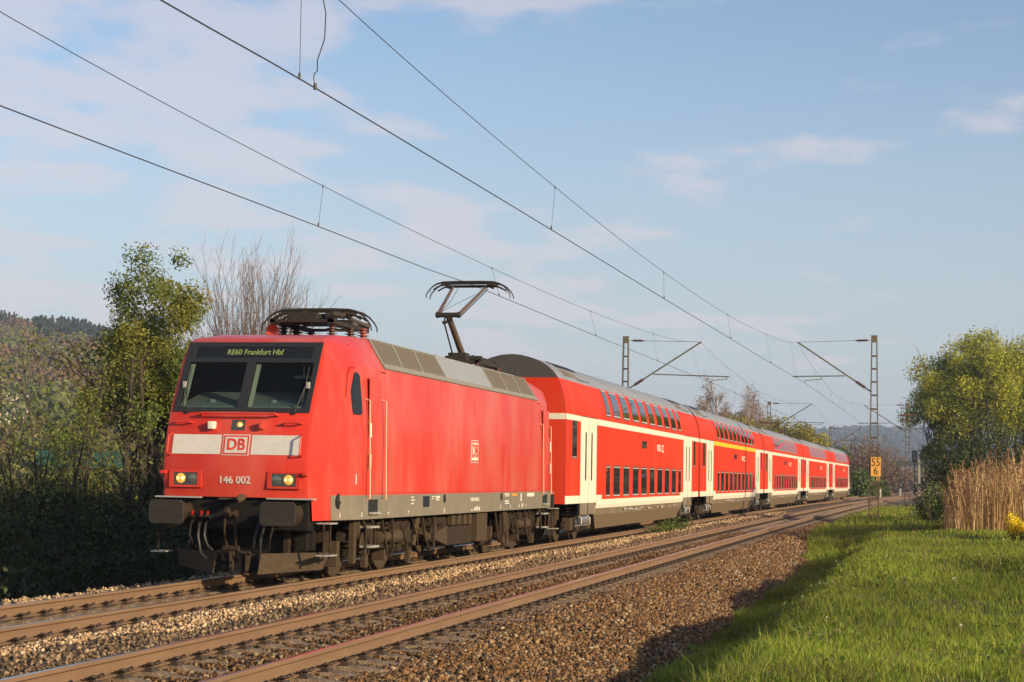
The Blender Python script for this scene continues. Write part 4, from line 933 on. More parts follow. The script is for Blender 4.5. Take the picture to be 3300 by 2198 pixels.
# ================================================================= OVERHEAD LINE
def mast(x, y, h, zb, side, label, ins, tip, tube0, tube1, reg, steady, diag, w0=.215, w1=.43):
    t = empty('catenary_mast', (x, y, zb), label=label, cat='mast', group='lattice masts of the overhead line')
    L = lambda p: (p[0]-x, 0, p[1]-zb)
    H = h - zb; b = MB()
    lean = lambda z: (w1 + (w0-w1)*z/H)/2
    for s in (-1, 1):
        for z0, z1, mi in ((0, H*.42, 1), (H*.42, H, 0)):
            b.hexa([(s*lean(z)+dx, dy, z) for z in (z0, z1) for dx, dy in ((-.028, -.09), (.028, -.09), (.028, .09), (-.028, .09))], mi)
    b.box(-w0/2-.02, w0/2+.02, -.10, .10, H-.32, H+.0)
    b.build('mast_legs', ['mast', 'mast_rust'], t)
    b = MB(); z = H-.95
    while z > .2:
        b.box(-lean(z)-.01, lean(z)+.01, -.085, .085, z-.035, z+.035); z -= .56 + .012*(H-z)*4*.5
    b.build('mast_battens', 'mast_rust', t)
    d = 1 if side > 0 else -1
    b = MB(); a, e = L(ins), L(tip); b.tube([a, e], .010, 5); b.tube([(e[0], 0, e[2]), (e[0]-d*.05, 0, e[2]-.05)], .03, 6); b.build('tie_wire', 'wire', t)
    i0 = Vector(a); dv = (Vector(e)-i0).normalized()
    q = MB(); q.lathe(i0 + dv*.12, dv, [(0, .02)] + [v for k in range(7) for v in ((.06+.065*k, .03), (.075+.065*k, .065), (.095+.065*k, .065), (.11+.065*k, .03))] + [(.60, .02)], 12); q.build('insulator', 'insulator', t, smooth=40)
    b = MB(); a2, e2 = L(tip), L(diag); b.tube([a2, e2], .035, 8); b.build('cantilever_tube', 'mast', t, smooth=40)
    j0 = Vector(e2); jv = (Vector(a2)-j0).normalized()
    q = MB(); q.lathe(j0 + jv*.25, jv, [(0, .03)] + [v for k in range(7) for v in ((.05+.07*k, .04), (.065+.07*k, .085), (.085+.07*k, .085), (.105+.07*k, .04))] + [(.58, .03)], 12); q.build('insulator', 'insulator', t, smooth=40)
    b = MB(); b.tube([L(tube0), L(tube1)], .026, 8); b.tube([L(reg), (L(reg)[0], 0, L(reg)[2]-.10)], .02, 6); b.build('registration_tube', 'mast', t, smooth=40)
    b = MB(); r0 = L(reg); r0 = (r0[0], 0, r0[2]-.10); b.tube([r0, L(steady)], .016, 6); b.tube([L(steady), (L(steady)[0], 0, L(steady)[2]-.12)], .012, 5); b.build('steady_arm', 'mast', t)
    return t
mR = mast(7.58, 60, 8.36, -.35, -1, 'lattice mast right of the empty track carrying the 55 6 sign', (7.44, 8.14), (4.12, 8.04), (6.26, 6.50), (3.89, 6.46), (5.21, 6.44), (4.45, 6.27), (7.42, 5.80))
mL = mast(-3.89, 60, 8.31, -.9, 1, 'lattice mast rising behind the first double-deck coach', (-3.72, 8.11), (-.33, 8.05), (-2.57, 6.53), (.98, 6.43), (.86, 6.41), (.15, 6.26), (-3.70, 5.86))
kx = float(curve(125)); 
m2L = mast(-3.45+kx, 125, 8.05, -.9, 1, 'distant lattice mast with a crossbar standing behind the coach roofs', (-3.3+kx, 7.9), (.0+kx, 7.88), (-2.2+kx, 6.4), (1.0+kx, 6.35), (.8+kx, 6.33), (-.1+kx, 6.2), (-3.3+kx, 5.8))
b = MB(); b.box(-.75, .75, -.12, .12, 7.15, 7.30); b.lathe((.95, 0, 6.55), (0, 1, 0), [(-.05, .2), (.05, .2)], 14); b.tube([(.1, 0, 7.1), (.95, 0, 6.75)], .02, 5); b.build('switch_crossbar', 'mast_rust', m2L)
m2R = mast(7.5+kx, 125, 8.05, -.4, -1, 'lattice mast in front of the green tree right of the rails', (7.36+kx, 7.85), (4.1+kx, 7.8), (6.2+kx, 6.4), (3.6+kx, 6.35), (5.0+kx, 6.33), (4.3+kx, 6.2), (7.35+kx, 5.75))
b = MB(); b.box(-.6, .6, -.12, .12, 7.35, 7.5); b.box(-.5, .5, -.1, .1, 7.0, 7.08); b.build('switch_crossbar', 'mast_rust', m2R)
kx = float(curve(190))
mast(-3.45+kx, 190, 7.95, -.9, 1, 'farthest lattice mast, small above the last coaches', (-3.3+kx, 7.72), (-.1+kx, 7.70), (-2.2+kx, 6.4), (1.0+kx, 6.35), (.8+kx, 6.33), (0+kx, 6.2), (-3.3+kx, 5.8))
def line(name, label, xm, mess, xc, cont, drops):
    t = empty(name, (xc[0][1], 0, 5.5), label=label, cat='overhead wire', group='overhead wires above the tracks')
    ox = xc[0][1]
    ym, zm = zip(*mess); yc, zc = zip(*cont); xmy, xmx = zip(*xm); xcy, xcx = zip(*xc)
    def smooth_interp(y, Y, Z):
        # Catmull-Rom through the measured points
        i = max(0, min(len(Y)-2, int(np.searchsorted(Y, y))-1)); h = Y[i+1]-Y[i]; u = (y-Y[i])/h
        m0 = (Z[i+1]-Z[i-1])/(Y[i+1]-Y[i-1]) if i > 0 else (Z[i+1]-Z[i])/h
        m1_ = (Z[i+2]-Z[i])/(Y[i+2]-Y[i]) if i+2 < len(Y) else (Z[i+1]-Z[i])/h
        if abs(Y[i]-60) < 1e-6 or abs(Y[i]-125) < 1e-6: m0 = (Z[i+1]-Z[i])/h*1.5
        if abs(Y[i+1]-60) < 1e-6 or abs(Y[i+1]-125) < 1e-6: m1_ = (Z[i+1]-Z[i])/h*1.25
        return (2*u**3-3*u**2+1)*Z[i] + (u**3-2*u**2+u)*h*m0 + (-2*u**3+3*u**2)*Z[i+1] + (u**3-u**2)*h*m1_
    fm = lambda y: (float(np.interp(y, xmy, xmx))-ox, y, smooth_interp(y, ym, zm)-5.5)
    fc = lambda y: (float(np.interp(y, xcy, xcx))-ox, y, smooth_interp(y, yc, zc)-5.5)
    yy = list(np.arange(-14, 190.1, 1.5))
    b = MB(); b.tube([fm(y) for y in yy], .0058, 5); b.build('messenger_wire', 'wire', t, smooth=60)
    b = MB(); b.tube([fc(y) for y in yy], .0085, 5); b.build('contact_wire', 'wire', t, smooth=60)
    for ya, yb3 in drops:
        b = MB(); a = fm(ya); c = fc(yb3); b.tube([a, c], .0038, 4); b.lathe((c[0], c[1], c[2]), (0, 0, 1), [(-.01, .012), (.04, .018), (.07, .006)], 6); b.lathe((a[0], a[1], a[2]), (0, 0, -1), [(-.02, .015), (.03, .015)], 6); b.build('dropper', 'wire', t)
    return t, fm, fc
k1_, k2_ = float(curve(125)), float(curve(190))
DM = [(60, 8.05), (76, 7.25), (92, 6.95), (108, 7.25), (125, 7.88), (140, 7.15), (157, 6.9), (174, 7.1), (190, 7.7)]
line('overhead_line', 'contact and messenger wires above the train, touching the raised pantograph', [(-14, -.13), (60, -.36), (125, .0+k1_), (190, -.1+k2_)],
     [(-20, 7.5), (-6.8, 6.86), (4.8, 6.68), (17.7, 6.70), (31.1, 6.87), (44.7, 7.23), (52.6, 7.56)] + DM,
     [(-14, -.267), (60, .15), (125, -.1+k1_), (190, 0+k2_)], [(-20, 5.72), (-6.6, 5.82), (4.5, 5.93), (12.1, 5.98), (14.65, 6.03), (29.8, 6.06), (42.9, 6.10), (60, 6.16), (125, 6.1), (190, 6.1)],
     [(4.8, 4.53), (17.7, 17.9), (31.1, 29.8+1.0), (44.7, 43.5), (56, 56), (70, 70), (82, 82), (94, 94), (106, 106), (118, 118), (135, 135), (150, 150), (165, 165)])
t2, fm2, fc2 = line('overhead_line', 'contact and messenger wires above the empty track, crossing the sky', [(-14, 3.48), (60, 4.10), (125, 4.1+k1_), (190, 4.0+k2_)],
     [(-20, 7.9), (-5.7, 7.12), (6.3, 6.83), (19.2, 6.74), (32.6, 6.88), (45, 7.24), (53.8, 7.62)] + DM,
     [(-14, 3.475), (60, 4.41), (125, 4.3+k1_), (190, 3.6+k2_)], [(-20, 5.8), (-10.6, 5.86), (-6.85, 5.92), (5.7, 5.98), (18.4, 6.01), (31.2, 6.06), (44.7, 6.11), (60, 6.2), (125, 6.1), (190, 6.1)],
     [(-7.0, -7.05), (6.3, 5.68), (19.2, 18.43), (32.6, 31.9), (45, 44.7), (56, 56), (70, 70), (82, 82), (94, 94), (106, 106), (118, 118), (135, 135), (150, 150), (165, 165)])
c = fc2(-6.55); m_ = fm2(-6.4)
b = MB(); b.tube([c, (c[0], c[1]-.06, c[2]+.10), (c[0], c[1]-.03, c[2]+.16), (c[0], c[1]+.06, c[2]+.20), (c[0], c[1]+.05, c[2]+.32), (c[0]+.02, c[1]+.22, c[2]+.60), (c[0]+.02, c[1]+.24, c[2]+.9), (m_[0], m_[1], m_[2])], .0065, 6)
b.lathe(c, (0, 0, 1), [(-.02, .02), (.05, .02)], 8); b.build('jumper_cable', 'wire', t2, smooth=60)

# kilometre sign on the near mast
t = empty('kilometre_sign', (7.67, 59.86, 1.94), label='orange sign reading 55 over 6 fixed to the lattice mast', cat='sign')
b = MB(); b.box(-.225, .225, -.02, 0, 0, .86); b.build('sign_plate', 'sign_orange', t, bevel=.004)
text_mesh('55', .50, 'sign_black', 'sign_digits', t, face_front(0, -.0225, .62, 0), .0, .82); text_mesh('6', .50, 'sign_black', 'sign_digits', t, face_front(0, -.0225, .24, 0), .0, .82)

# ================================================================= VEGETATION
def rand_quads(P, size, cols, seed, up=0.25, aspect=1.9, vary=.45):
    r = np.random.default_rng(seed); n = len(P)
    nn = r.normal(size=(n, 3)); nn[:, 2] += up; nn /= np.linalg.norm(nn, axis=1, keepdims=True)
    a = np.cross(nn, r.normal(size=(n, 3))); a /= np.linalg.norm(a, axis=1, keepdims=True) + 1e-9; b = np.cross(nn, a)
    s = (np.asarray(size)*r.uniform(1-vary, 1+vary, n))[:, None]
    V = np.stack([P - a*s*.5, P + b*s*.5/aspect, P + a*s*.5, P - b*s*.5/aspect], 1)
    F = np.arange(4*n).reshape(n, 4)
    return V.reshape(-1, 3), F, np.repeat(cols, 4, 0)
def palette(n, cols, r, jit=.2):
    c = np.array(cols)[r.integers(0, len(cols), n)]; return c*r.uniform(1-jit, 1+jit, (n, 1))
class Tree:
    def __init__(s, seed): s.r = random.Random(seed); s.b = MB(); s.tips = []; s.seed = seed
    def limb(s, p, d, L, r0, lvl, P):
        r = s.r; n = 5 if lvl == 0 else 4; pts = [Vector(p)]; d = Vector(d).normalized(); rs = [r0]; tap = P.get('tip', .35); r0 = max(r0, P.get('rmin', 0))
        for i in range(n):
            d = (d + Vector((r.gauss(0, 1), r.gauss(0, 1), r.gauss(0, .6)))*P['wob'][lvl] + Vector((0, 0, P['up'][lvl]))).normalized()
            pts.append(pts[-1] + d*(L/n)); rs.append(r0*(1-(1-tap)*(i+1)/n))
        s.b.tube(pts, rs, 6 if lvl == 0 else (4 if lvl == 1 else 3), cap=False)
        if lvl >= P['leaf_lvl']:
            for i in range(1, n+1): s.tips.append(pts[i])
        if lvl + 1 < P['lev']:
            k = P['kids'][lvl]
            for j in range(k):
                t = P['t0'][lvl] + (1-P['t0'][lvl])*(j+r.random())/k; f = min(t*n, n-.001); i = int(f); q = pts[i].lerp(pts[i+1], f-i)
                dd = (pts[i+1]-pts[i]).normalized(); o = dd.orthogonal().normalized(); o = Matrix.Rotation(r.uniform(0, 2*PI), 3, dd) @ o
                a = P['ang'][lvl]*r.uniform(.7, 1.3); nd = dd*math.cos(a) + o*math.sin(a)
                s.limb(q, nd, L*P['rat'][lvl]*r.uniform(.6, 1.15)*(1.15-.5*t), rs[i]*P.get('rr', .5)*r.uniform(.8, 1.1), lvl+1, P)
def tree(name, label, cat, loc, seed, P, leaves=None, bark='bark', stems=None, group=None):
    t = empty(name, loc, label=label, cat=cat, group=group); T = Tree(seed)
    for (p, d, L, r0) in stems: T.limb(p, d, L, r0, 0, P)
    T.b.build('trunk', bark, t, smooth=60, recalc=False)
    if leaves:
        r = np.random.default_rng(seed+100); tip = np.array([list(p) for p in T.tips]); n = leaves['n']; i = r.integers(0, len(tip), n)
        Q = tip[i] + r.normal(0, leaves['spread'], (n, 3))
        c = palette(n, leaves['cols'], r, .22)
        if 'keep' in leaves: k = leaves['keep'](Q, r); Q = Q[k]; c = c[k]
        V, F, C = rand_quads(Q, leaves['size'], c, seed+5, aspect=leaves.get('asp', 1.8)); np_obj('crown', V, F, leaves.get('mat', 'leaf'), cols=C, parent=t)
    return t
G1 = [[.14,.19,.035],[.18,.22,.04],[.24,.25,.045],[.10,.14,.03],[.27,.24,.055]]
PL = dict(lev=4, wob=[.07,.16,.22,.25], up=[.10,.10,.05,.04], kids=[10,6,4], t0=[.32,.2,.15], ang=[.65,.7,.8], rat=[.32,.55,.55], leaf_lvl=2)
gl = lambda x, y: float(ground_z(np.array([x]), np.array([y]))[0])
# large leafy tree left of the locomotive
PW = dict(lev=3, wob=[.06,.12,.16], up=[.05,.06,.03], kids=[8,6], t0=[.22,.2], ang=[.42,.5], rat=[.5,.5], leaf_lvl=9, tip=.3)
def dome_tree(label, loc, rx, h, n, size, cols, seed, lumps=110, name='willow_tree', lo=.06, tr=.014, rf=1., P=None, qm=.92):
    t = empty(name, loc, label=label, cat='tree'); T = Tree(seed); r = np.random.default_rng(seed)
    for k in range(9):
        a = k*2.4; d = (.08 + .45*((k*.37) % 1))*rx/5.4; T.limb((.4*math.cos(a), .4*math.sin(a), 0), (d*math.cos(a), d*math.sin(a), 1), h*(.66+.16*((k*.61) % 1)), h*tr, 0, P or PW)
    T.b.build('trunk', 'bark', t, smooth=60, recalc=False)
    ph = r.uniform(0, 2*PI, lumps); el = np.arcsin(r.uniform(-.15, 1, lumps)); q = r.uniform(.40, qm, lumps)
    cen = np.stack([np.cos(ph)*np.cos(el)*rx*q, np.sin(ph)*np.cos(el)*rx*.8*q, h*(.98+lo)/2 + np.sin(el)*h*(.98-lo)/2*q], -1); rad = r.uniform(.55, 1.05, lumps)*rx/5.0*rf
    i = r.choice(lumps, n, p=rad**2/np.sum(rad**2)); d = r.normal(size=(n, 3)); d /= np.linalg.norm(d, axis=1, keepdims=True)
    Q = cen[i] + d*(rad[i]*np.minimum(.25+.85*r.random(n)**.7, 1.1)*(1+.35*np.sin(d[:, 0]*6+i*1.7)*np.sin(d[:, 1]*5+i)*np.sin(d[:, 2]*5+2*i)))[:, None]; Q[:, 2] -= .25*r.random(n)*rad[i]; 
    lc = np.array(cols)[r.integers(0, len(cols), lumps)]; c = lc[i]*.6 + palette(n, cols, r, .2)*.4; c = c*r.uniform(.75, 1.25, (n, 1))
    V, F, C = rand_quads(Q, size, c, seed+5, aspect=2.3); np_obj('crown', V, F, 'leaf', cols=C, parent=t); return t
dome_tree('tall leafy tree with a forked dark trunk beside the locomotive nose', (-9.45, 18.5, gl(-9.45, 18.5)), 1.50, 9.25, 38000, .092, [[.13,.175,.034],[.17,.205,.038],[.23,.24,.044],[.09,.13,.028],[.25,.23,.05]], 11, 90, 'leafy_tree', .16, .013, 1.75, dict(PW, rat=[.17,.5], t0=[.3,.2], ang=[.5,.6], kids=[14,6]), 1.12)
PB = dict(lev=3, wob=[.10,.16,.2], up=[.02,.06,.05], kids=[9,6], t0=[.25,.2], ang=[.6,.6], rat=[.45,.5], leaf_lvl=2)
tree('bare_branched_tree', 'gnarled half-bare tree leaning left below the tall leafy tree', 'tree', (-9.5, 18.3, gl(-9.5, 18.3)), 4, PB,
     dict(n=1500, size=.10, spread=.16, cols=[[.12,.11,.02],[.10,.12,.02]]), bark='bark', stems=[((0, 0, 0), (-.08, 0, 1), 5.6, .10), ((-.1, 0, 4.4), (-.9, -.2, .9), 3.0, .065), ((-.1, 0, 3.2), (-.9, 0, .55), 2.4, .055), ((-.2, 0, 5.2), (-.65, .2, 1.0), 2.0, .04)])
# bare birch behind the locomotive roof
PBI = dict(lev=3, wob=[.035,.07,.10], up=[.0,.05,.04], kids=[8,5], t0=[.30,.2], ang=[.34,.38], rat=[.34,.45], leaf_lvl=9, rr=.6, tip=.35, rmin=.0075)
st = [((0, 0, 0), (0, 0, 1), 3.6, .13)]
for k in range(72):
    a = k*2.4; d = .36*math.sqrt((k+.5)/72); st.append(((.10*math.cos(a), .10*math.sin(a), 3.0), (d*math.cos(a), d*math.sin(a), 1), random.uniform(8.0, 9.3)*(1-.32*(d/.36)**2), .030))
tree('bare_birch', 'leafless birch with many fine upright reddish branches behind the locomotive roof', 'tree', (-14.6, 39.5, gl(-14.6, 39.5)), 21, PBI, None, 'bark_birch', stems=st)
# saplings and shrubs on the left bank
PS = dict(lev=3, wob=[.05,.12,.2], up=[.05,.10,.05], kids=[8,5], t0=[.3,.2], ang=[.5,.6], rat=[.34,.5], leaf_lvl=1)
sap = [((-7.6, 9.4), 5.6, 31, 'slender leafy sapling with reddish stem at the left edge of the picture'), ((-8.6, 12.6), 5.8, 32, 'twin-stemmed sapling rising above the dark bank left of the train'),
       ((-7.2, 7.2), 4.3, 33, 'low sapling with white blossom at the far left edge'), ((-9.4, 14.4), 5.4, 34, 'bushy green sapling between the twin-stemmed one and the tall tree'),
       ((-8.2, 14.2), 4.6, 35, 'shorter dark green sapling close to the locomotive buffer'), ((-10.6, 11.8), 5.4, 36, 'pale green sapling standing behind the others on the left')]
for (x, y), h, sd_, lab in sap:
    st = [((random.uniform(-.25, .25), random.uniform(-.25, .25), 0), (random.uniform(-.16, .16), random.uniform(-.16, .16), 1), h*random.uniform(.7, 1.05), .035) for k in range(4)]
    o = tree('sapling', lab, 'sapling', (x, y, gl(x, y)), sd_, PS, dict(n=1300, size=.082, spread=.13, cols=[[.14,.18,.035],[.19,.215,.04],[.10,.14,.03]]), stems=st, group='saplings on the left bank')
    if sd_ == 33:
        r = np.random.default_rng(3); Q = np.array([-.15, .1, 4.4]) + r.normal(0, .20, (110, 3)); V, F, C = rand_quads(Q, .06, palette(110, [[.7,.65,.5]], r), 8); np_obj('blossom', V, F, 'blossom', parent=o)
# bramble thicket: dense dark leaves over the falling bank
def thicket(name, label, x0, x1, y0, y1, hfun, n, size, cols, seed, cat='thicket'):
    r = np.random.default_rng(seed); x = r.uniform(x0, x1, n); y = r.uniform(y0, y1, n); g = ground_z(x, y)
    h = hfun(x, y); z = g + h*(1-r.random(n)**2.2*.85); P = np.stack([x, y, z], -1)
    V, F, C = rand_quads(P, size, palette(n, cols, r, .25), seed+1); return np_obj(name, V, F, 'leaf', cols=C, kind='stuff', label=label, cat=cat)
thicket('bramble_thicket', 'dark bramble thicket covering the bank left of the locomotive', -13, -4.6, 2, 40,
        lambda x, y: (1.25 + np.clip((-4.6-x)*.42, 0, 1.5))*(.72+.55*vnoise(x, y, 1.7, 41)) , 65000, .12, [[.030,.050,.012],[.045,.065,.016],[.024,.038,.010],[.055,.06,.018]], 51)
# white-green far fence glimpsed between the saplings
t = empty('teal_awning', (-20, 36, -2.8), label='teal sheeting glimpsed between the sapling stems', cat='sheeting')
b = MB(); b.hexa([(-1.6, 0, 4.5), (1.6, 1, 4.5), (1.6, 1.05, 4.5), (-1.6, .05, 4.5), (-1.6, .3, 5.1), (1.6, 1.3, 5.1), (1.6, 1.35, 5.1), (-1.6, .35, 5.1)]); b.build('sheet', 'teal', t)
b = MB(); [None]
for x in (-1.5, 1.5): b = MB(); b.cyl((x, .2+(x+1.6)/3.2, 0), (x, .2+(x+1.6)/3.2, 4.5), .05, n=8); b.build('support_post', 'bark', t)

# trees behind the train
PBARE = dict(lev=4, wob=[.06,.12,.16,.2], up=[.05,.08,.06,.05], kids=[9,7,5], t0=[.4,.2,.15], ang=[.5,.55,.6], rat=[.30,.5,.5], leaf_lvl=3, tip=.4, rr=.6)
for k, (x, y, h, lab) in enumerate([(-18.2, 196, 13.6, 'smaller bare tree left of the bare pair behind the coaches'), (-14.6, 200, 15.6, 'tallest bare pinkish tree behind the second coach'), (-12.6, 204, 14.2, 'bare tree on the right of the group behind the coaches')]):
    tree('bare_tree', lab, 'tree', (x, y, gl(x, y)), 60+k, PBARE, dict(n=4600, size=.18, spread=.30, cols=[[.36,.24,.17],[.30,.20,.135],[.24,.18,.10]]), 'bark_pale', stems=[((0, 0, 0), (.03, 0, 1), h*.92, .20), ((.2, 0, 0), (.24, .1, 1), h*.86, .15), ((-.2, 0, 0), (-.26, 0, 1), h*.86, .15), ((0, .2, 0), (.06, .3, 1), h*.8, .12)], group='bare trees behind the train')
def blob_bush(name, label, loc, rx, ry, h, n, size, cols, seed, cat='bush', group=None, lumps=10, trunk=True, bark='bark', low=.15, mat_='leaf', asp=1.8):
    r = np.random.default_rng(seed); t = empty(name, loc, label=label, cat=cat, group=group)
    cen = np.stack([r.uniform(-1, 1, lumps)*rx*.62, r.uniform(-1, 1, lumps)*ry*.62, h*(low+.5*r.random(lumps))], -1)
    rad = r.uniform(.38, .62, lumps)*min(rx, h*.6)
    cen[0] = (0, 0, h*.62); rad[0] = min(rx*.75, h*.38)
    lim = np.sqrt(np.clip(1-(cen[:, 0]/rx)**2, .05, 1)); cen[:, 2] = np.minimum(cen[:, 2], h*lim*.95 - rad*.6).clip(rad*.3)
    i = r.choice(lumps, n, p=rad**2/np.sum(rad**2)); d = r.normal(size=(n, 3)); d /= np.linalg.norm(d, axis=1, keepdims=True)
    rr = rad[i]*(.55+.5*r.random(n)**.6)*(1+.22*np.sin(d[:, 0]*7+i)*np.sin(d[:, 2]*6+2*i))
    Q = cen[i] + d*rr[:, None]; Q[:, 2] = np.abs(Q[:, 2])
    lc = r.uniform(.8, 1.2, (lumps, 1))
    c = palette(n, cols, r, .25)*lc[i]
    V, F, C = rand_quads(Q, size, c, seed+3, aspect=asp); np_obj('crown', V, F, mat_, cols=C, parent=t)
    b = MB()
    for k in range(lumps):
        p = cen[k]; b.tube([(p[0]*.08, p[1]*.08, 0), (p[0]*.4, p[1]*.4, p[2]*.45), tuple(p), tuple(p + rad[k]*.6*np.array([.1, 0, 1]))], [h*.018, h*.012, h*.008, h*.003], 5)
    b.build('trunk', bark, t, smooth=60); return t
YG = [[.32,.29,.045],[.26,.25,.045],[.38,.32,.05],[.19,.19,.04]]
DG = [[.08,.13,.03],[.11,.16,.035],[.15,.19,.045],[.06,.09,.025]]
BR = [[.21,.12,.07],[.17,.105,.065],[.15,.12,.05],[.24,.16,.10]]
spec = [(-11.5, 188, 4, 5, 9.6, YG, 'yellow-green bush behind the middle coaches'), (-7.2, 196, 3.6, 4, 10.2, YG, 'rounded yellow-green bush behind the fourth coach'), (-14.5, 155, 4, 4, 9.0, [[.09,.075,.03],[.07,.07,.025]], 'olive bush below the bare trees'),
        (-4.0, 198, 2.6, 4, 9.8, YG, 'lighter green bush above the last coach'), (-.5, 190, 1.9, 3, 6.4, DG, 'dark evergreen bush at the end of the train'), (1.2, 200, 2.6, 3, 3.0, DG, 'low dark bush on the verge behind the last coach'),
        (1.2, 235, 4, 4, 6.0, BR, 'brownish budding tree left of the lattice mast'), (-1.5, 270, 6, 4, 9.0, BR, 'reddish brown tree behind the 55 6 sign'), (-4.0, 545, 8, 5, 15.5, BR, 'taller russet tree above the bridge'),
        (2.8, 215, 1.8, 2, 2.6, [[.08,.10,.02],[.10,.12,.02]], 'small green bush by the rails beyond the sign'), (13, 560, 8, 5, 13, YG, 'green tree beyond the bridge')]
for k, (x, y, rx, ry, h, cols, lab) in enumerate(spec):
    blob_bush('background_tree', lab, (x, y, -1.2), rx, ry, h+1.2, 5200, .30, cols, 300+k, 'tree', 'trees and bushes beyond the train', 14, low=.3)
OL = [[.17,.18,.04],[.22,.21,.045],[.13,.15,.035],[.26,.22,.055]]
for k, (x, y, rx, h, lab) in enumerate([(-11.2, 17.5, 1.5, 4.7, 'sunlit olive bush left of the tall leafy tree'), (-13.4, 18.5, 1.6, 4.6, 'broad olive bush at the left edge below the hillside'), (-12.2, 23, 1.6, 5.2, 'yellowish bush behind the olive bushes on the left'), (-10.2, 21.5, 1.2, 4.2, 'small olive bush between the leafy tree and the locomotive')]):
    blob_bush('olive_bush', lab, (x, y, gl(x, y)), rx, 1.3, h, 7500, .095, OL, 500+k, 'bush', 'olive bushes on the left bank', 22, low=.15)
# willow-like tree at the right, with a thick dark shrub in front
dome_tree('large rounded willow in fresh yellow-green leaf behind the reeds', (15.2, 150, -.6), 8.1, 17.0, 120000, .24, [[.46,.45,.045],[.37,.40,.045],[.55,.49,.05],[.27,.31,.045],[.44,.44,.045]], 71, 130)
dome_tree('darker green tree leaning out at the left of the rounded willow', (11.6, 148, -.6), 3.0, 10.2, 13000, .24, [[.16,.18,.045],[.20,.21,.05],[.12,.14,.04]], 72, 40)
for k, (x, y, rx, h, lab) in enumerate([(11.9, 62, 2.3, 5.6, 'dark green shrub between the lattice mast and the reeds'), (14.2, 61, 2.6, 6.4, 'broad dark green shrub right behind the reed bed'), (17.2, 63, 2.6, 5.4, 'dark green shrub at the right picture edge'), (10.3, 56, .8, 1.9, 'small low shrub at the left end of the reeds'), (19.5, 66, 3.5, 6.5, 'tall shrub outside the right edge behind the reeds')]):
    blob_bush('shrub', lab, (x, y, gl(x, y)), rx, 1.8, h, 11000 if k < 3 else 4000, .12, DG + [[.08,.10,.022],[.10,.115,.024]], 400+k, 'shrub', 'shrubs behind the reeds', 16, low=.05)
# reeds
r = np.random.default_rng(17); n = 7000
x = r.uniform(0, 1, n); y = r.uniform(35.5, 50, n); x = 10.45 + (y-34)*.02 + x**1.05*7.5; 
ok = (vnoise(x, y, 1.3, 77) > .18*r.random(n)) & (r.random(n) < np.clip((x-10.35)/1.3, .12, 1)); x, y = x[ok], y[ok]; n = len(x); g = ground_z(x, y)
h = r.uniform(1.0, 2.5, n)*(0.62+.45*vnoise(x, y, 1.1, 78)+.30*vnoise(x, y*.3, 2.6, 79)) * np.clip(.55 + (x-10.5)*.8, .55, 1); th = r.uniform(0, 2*PI, n); lean = r.uniform(.02, .24, n)
base = np.stack([x, y, g], -1); side = np.stack([np.cos(r.uniform(0, PI, n)), np.sin(r.uniform(0, PI, n)), np.zeros(n)], -1)*.0075
dirv = np.stack([np.cos(th)*lean, np.sin(th)*lean, np.ones(n)], -1); top = base + dirv*h[:, None]; mid = base + dirv*(h*.55)[:, None]*np.array([.7, .7, 1])
V = np.stack([base-side, base+side, mid+side, top+side*.6, top-side*.6, mid-side], 1); F = np.concatenate([np.arange(n)[:, None]*6 + np.array([0, 1, 2, 5]), np.arange(n)[:, None]*6 + np.array([5, 2, 3, 4])])
pal = np.array([[.62,.43,.19],[.72,.53,.26],[.52,.34,.14],[.40,.23,.095]])[r.integers(0, 4, n)]*r.uniform(.75, 1.15, (n, 1)); C = np.repeat(pal, 6, 0)
# plumes and blades
m = n*3; i = r.integers(0, n, m); f = r.uniform(.25, 1.0, m); Q = base[i] + dirv[i]*(h[i]*f)[:, None]; 
ln = r.uniform(.18, .42, m); ph = r.uniform(0, 2*PI, m); dv = np.stack([np.cos(ph)*.5, np.sin(ph)*.5, r.uniform(-.3, .9, m)], -1); sv = np.stack([-np.sin(ph), np.cos(ph), np.zeros(m)], -1)*.010
V2 = np.stack([Q-sv, Q+sv, Q+dv*ln[:, None]+sv*.2, Q+dv*ln[:, None]-sv*.2], 1); C2 = np.repeat(pal[i]*r.uniform(.7, 1.1, (m, 1)), 4, 0)
pl = r.random(n) < .7; T = top[pl]; k = len(T); reps = 5; T = np.repeat(T, reps, 0) + r.normal(0, .03, (k*reps, 3)); T[:, 2] -= r.uniform(0, .22, k*reps)
V3, F3, C3 = rand_quads(T, .09, palette(k*reps, [[.20,.085,.05],[.26,.12,.06],[.17,.08,.05]], r), 19, aspect=2.5)
Va = np.concatenate([V.reshape(-1, 3), V2.reshape(-1, 3), V3]); Fa = np.concatenate([F, np.arange(4*m).reshape(m, 4)+6*n, F3+6*n+4*m]); Ca = np.concatenate([C, C2, C3])
np_obj('reed_bed', Va, Fa, 'reed', cols=Ca, kind='stuff', label='dense bed of dry golden brown reeds at the right', cat='reeds')
# leaning bare twigs between mast and reeds
for k, (x, y, d, L, lab) in enumerate([(9.75, 46, (-.30, 0, 1), 1.9, 'bare twig leaning furthest left before the reeds'), (9.95, 46, (.28, 0, 1), 1.5, 'bare twig leaning right toward the reeds'), (10.25, 45, (-.35, .1, 1), 2.2, 'long bare twig leaning against the reed bed')]):
    tree('bare_twig', lab, 'twig', (x, y, gl(x, y)), 80+k, dict(lev=2, wob=[.08,.1], up=[-.03,0], kids=[4], t0=[.4], ang=[.5], rat=[.35], leaf_lvl=9, tip=.3), None, 'bark_pale', [((0, 0, 0), d, L, .016)], 'leaning twigs by the reeds')
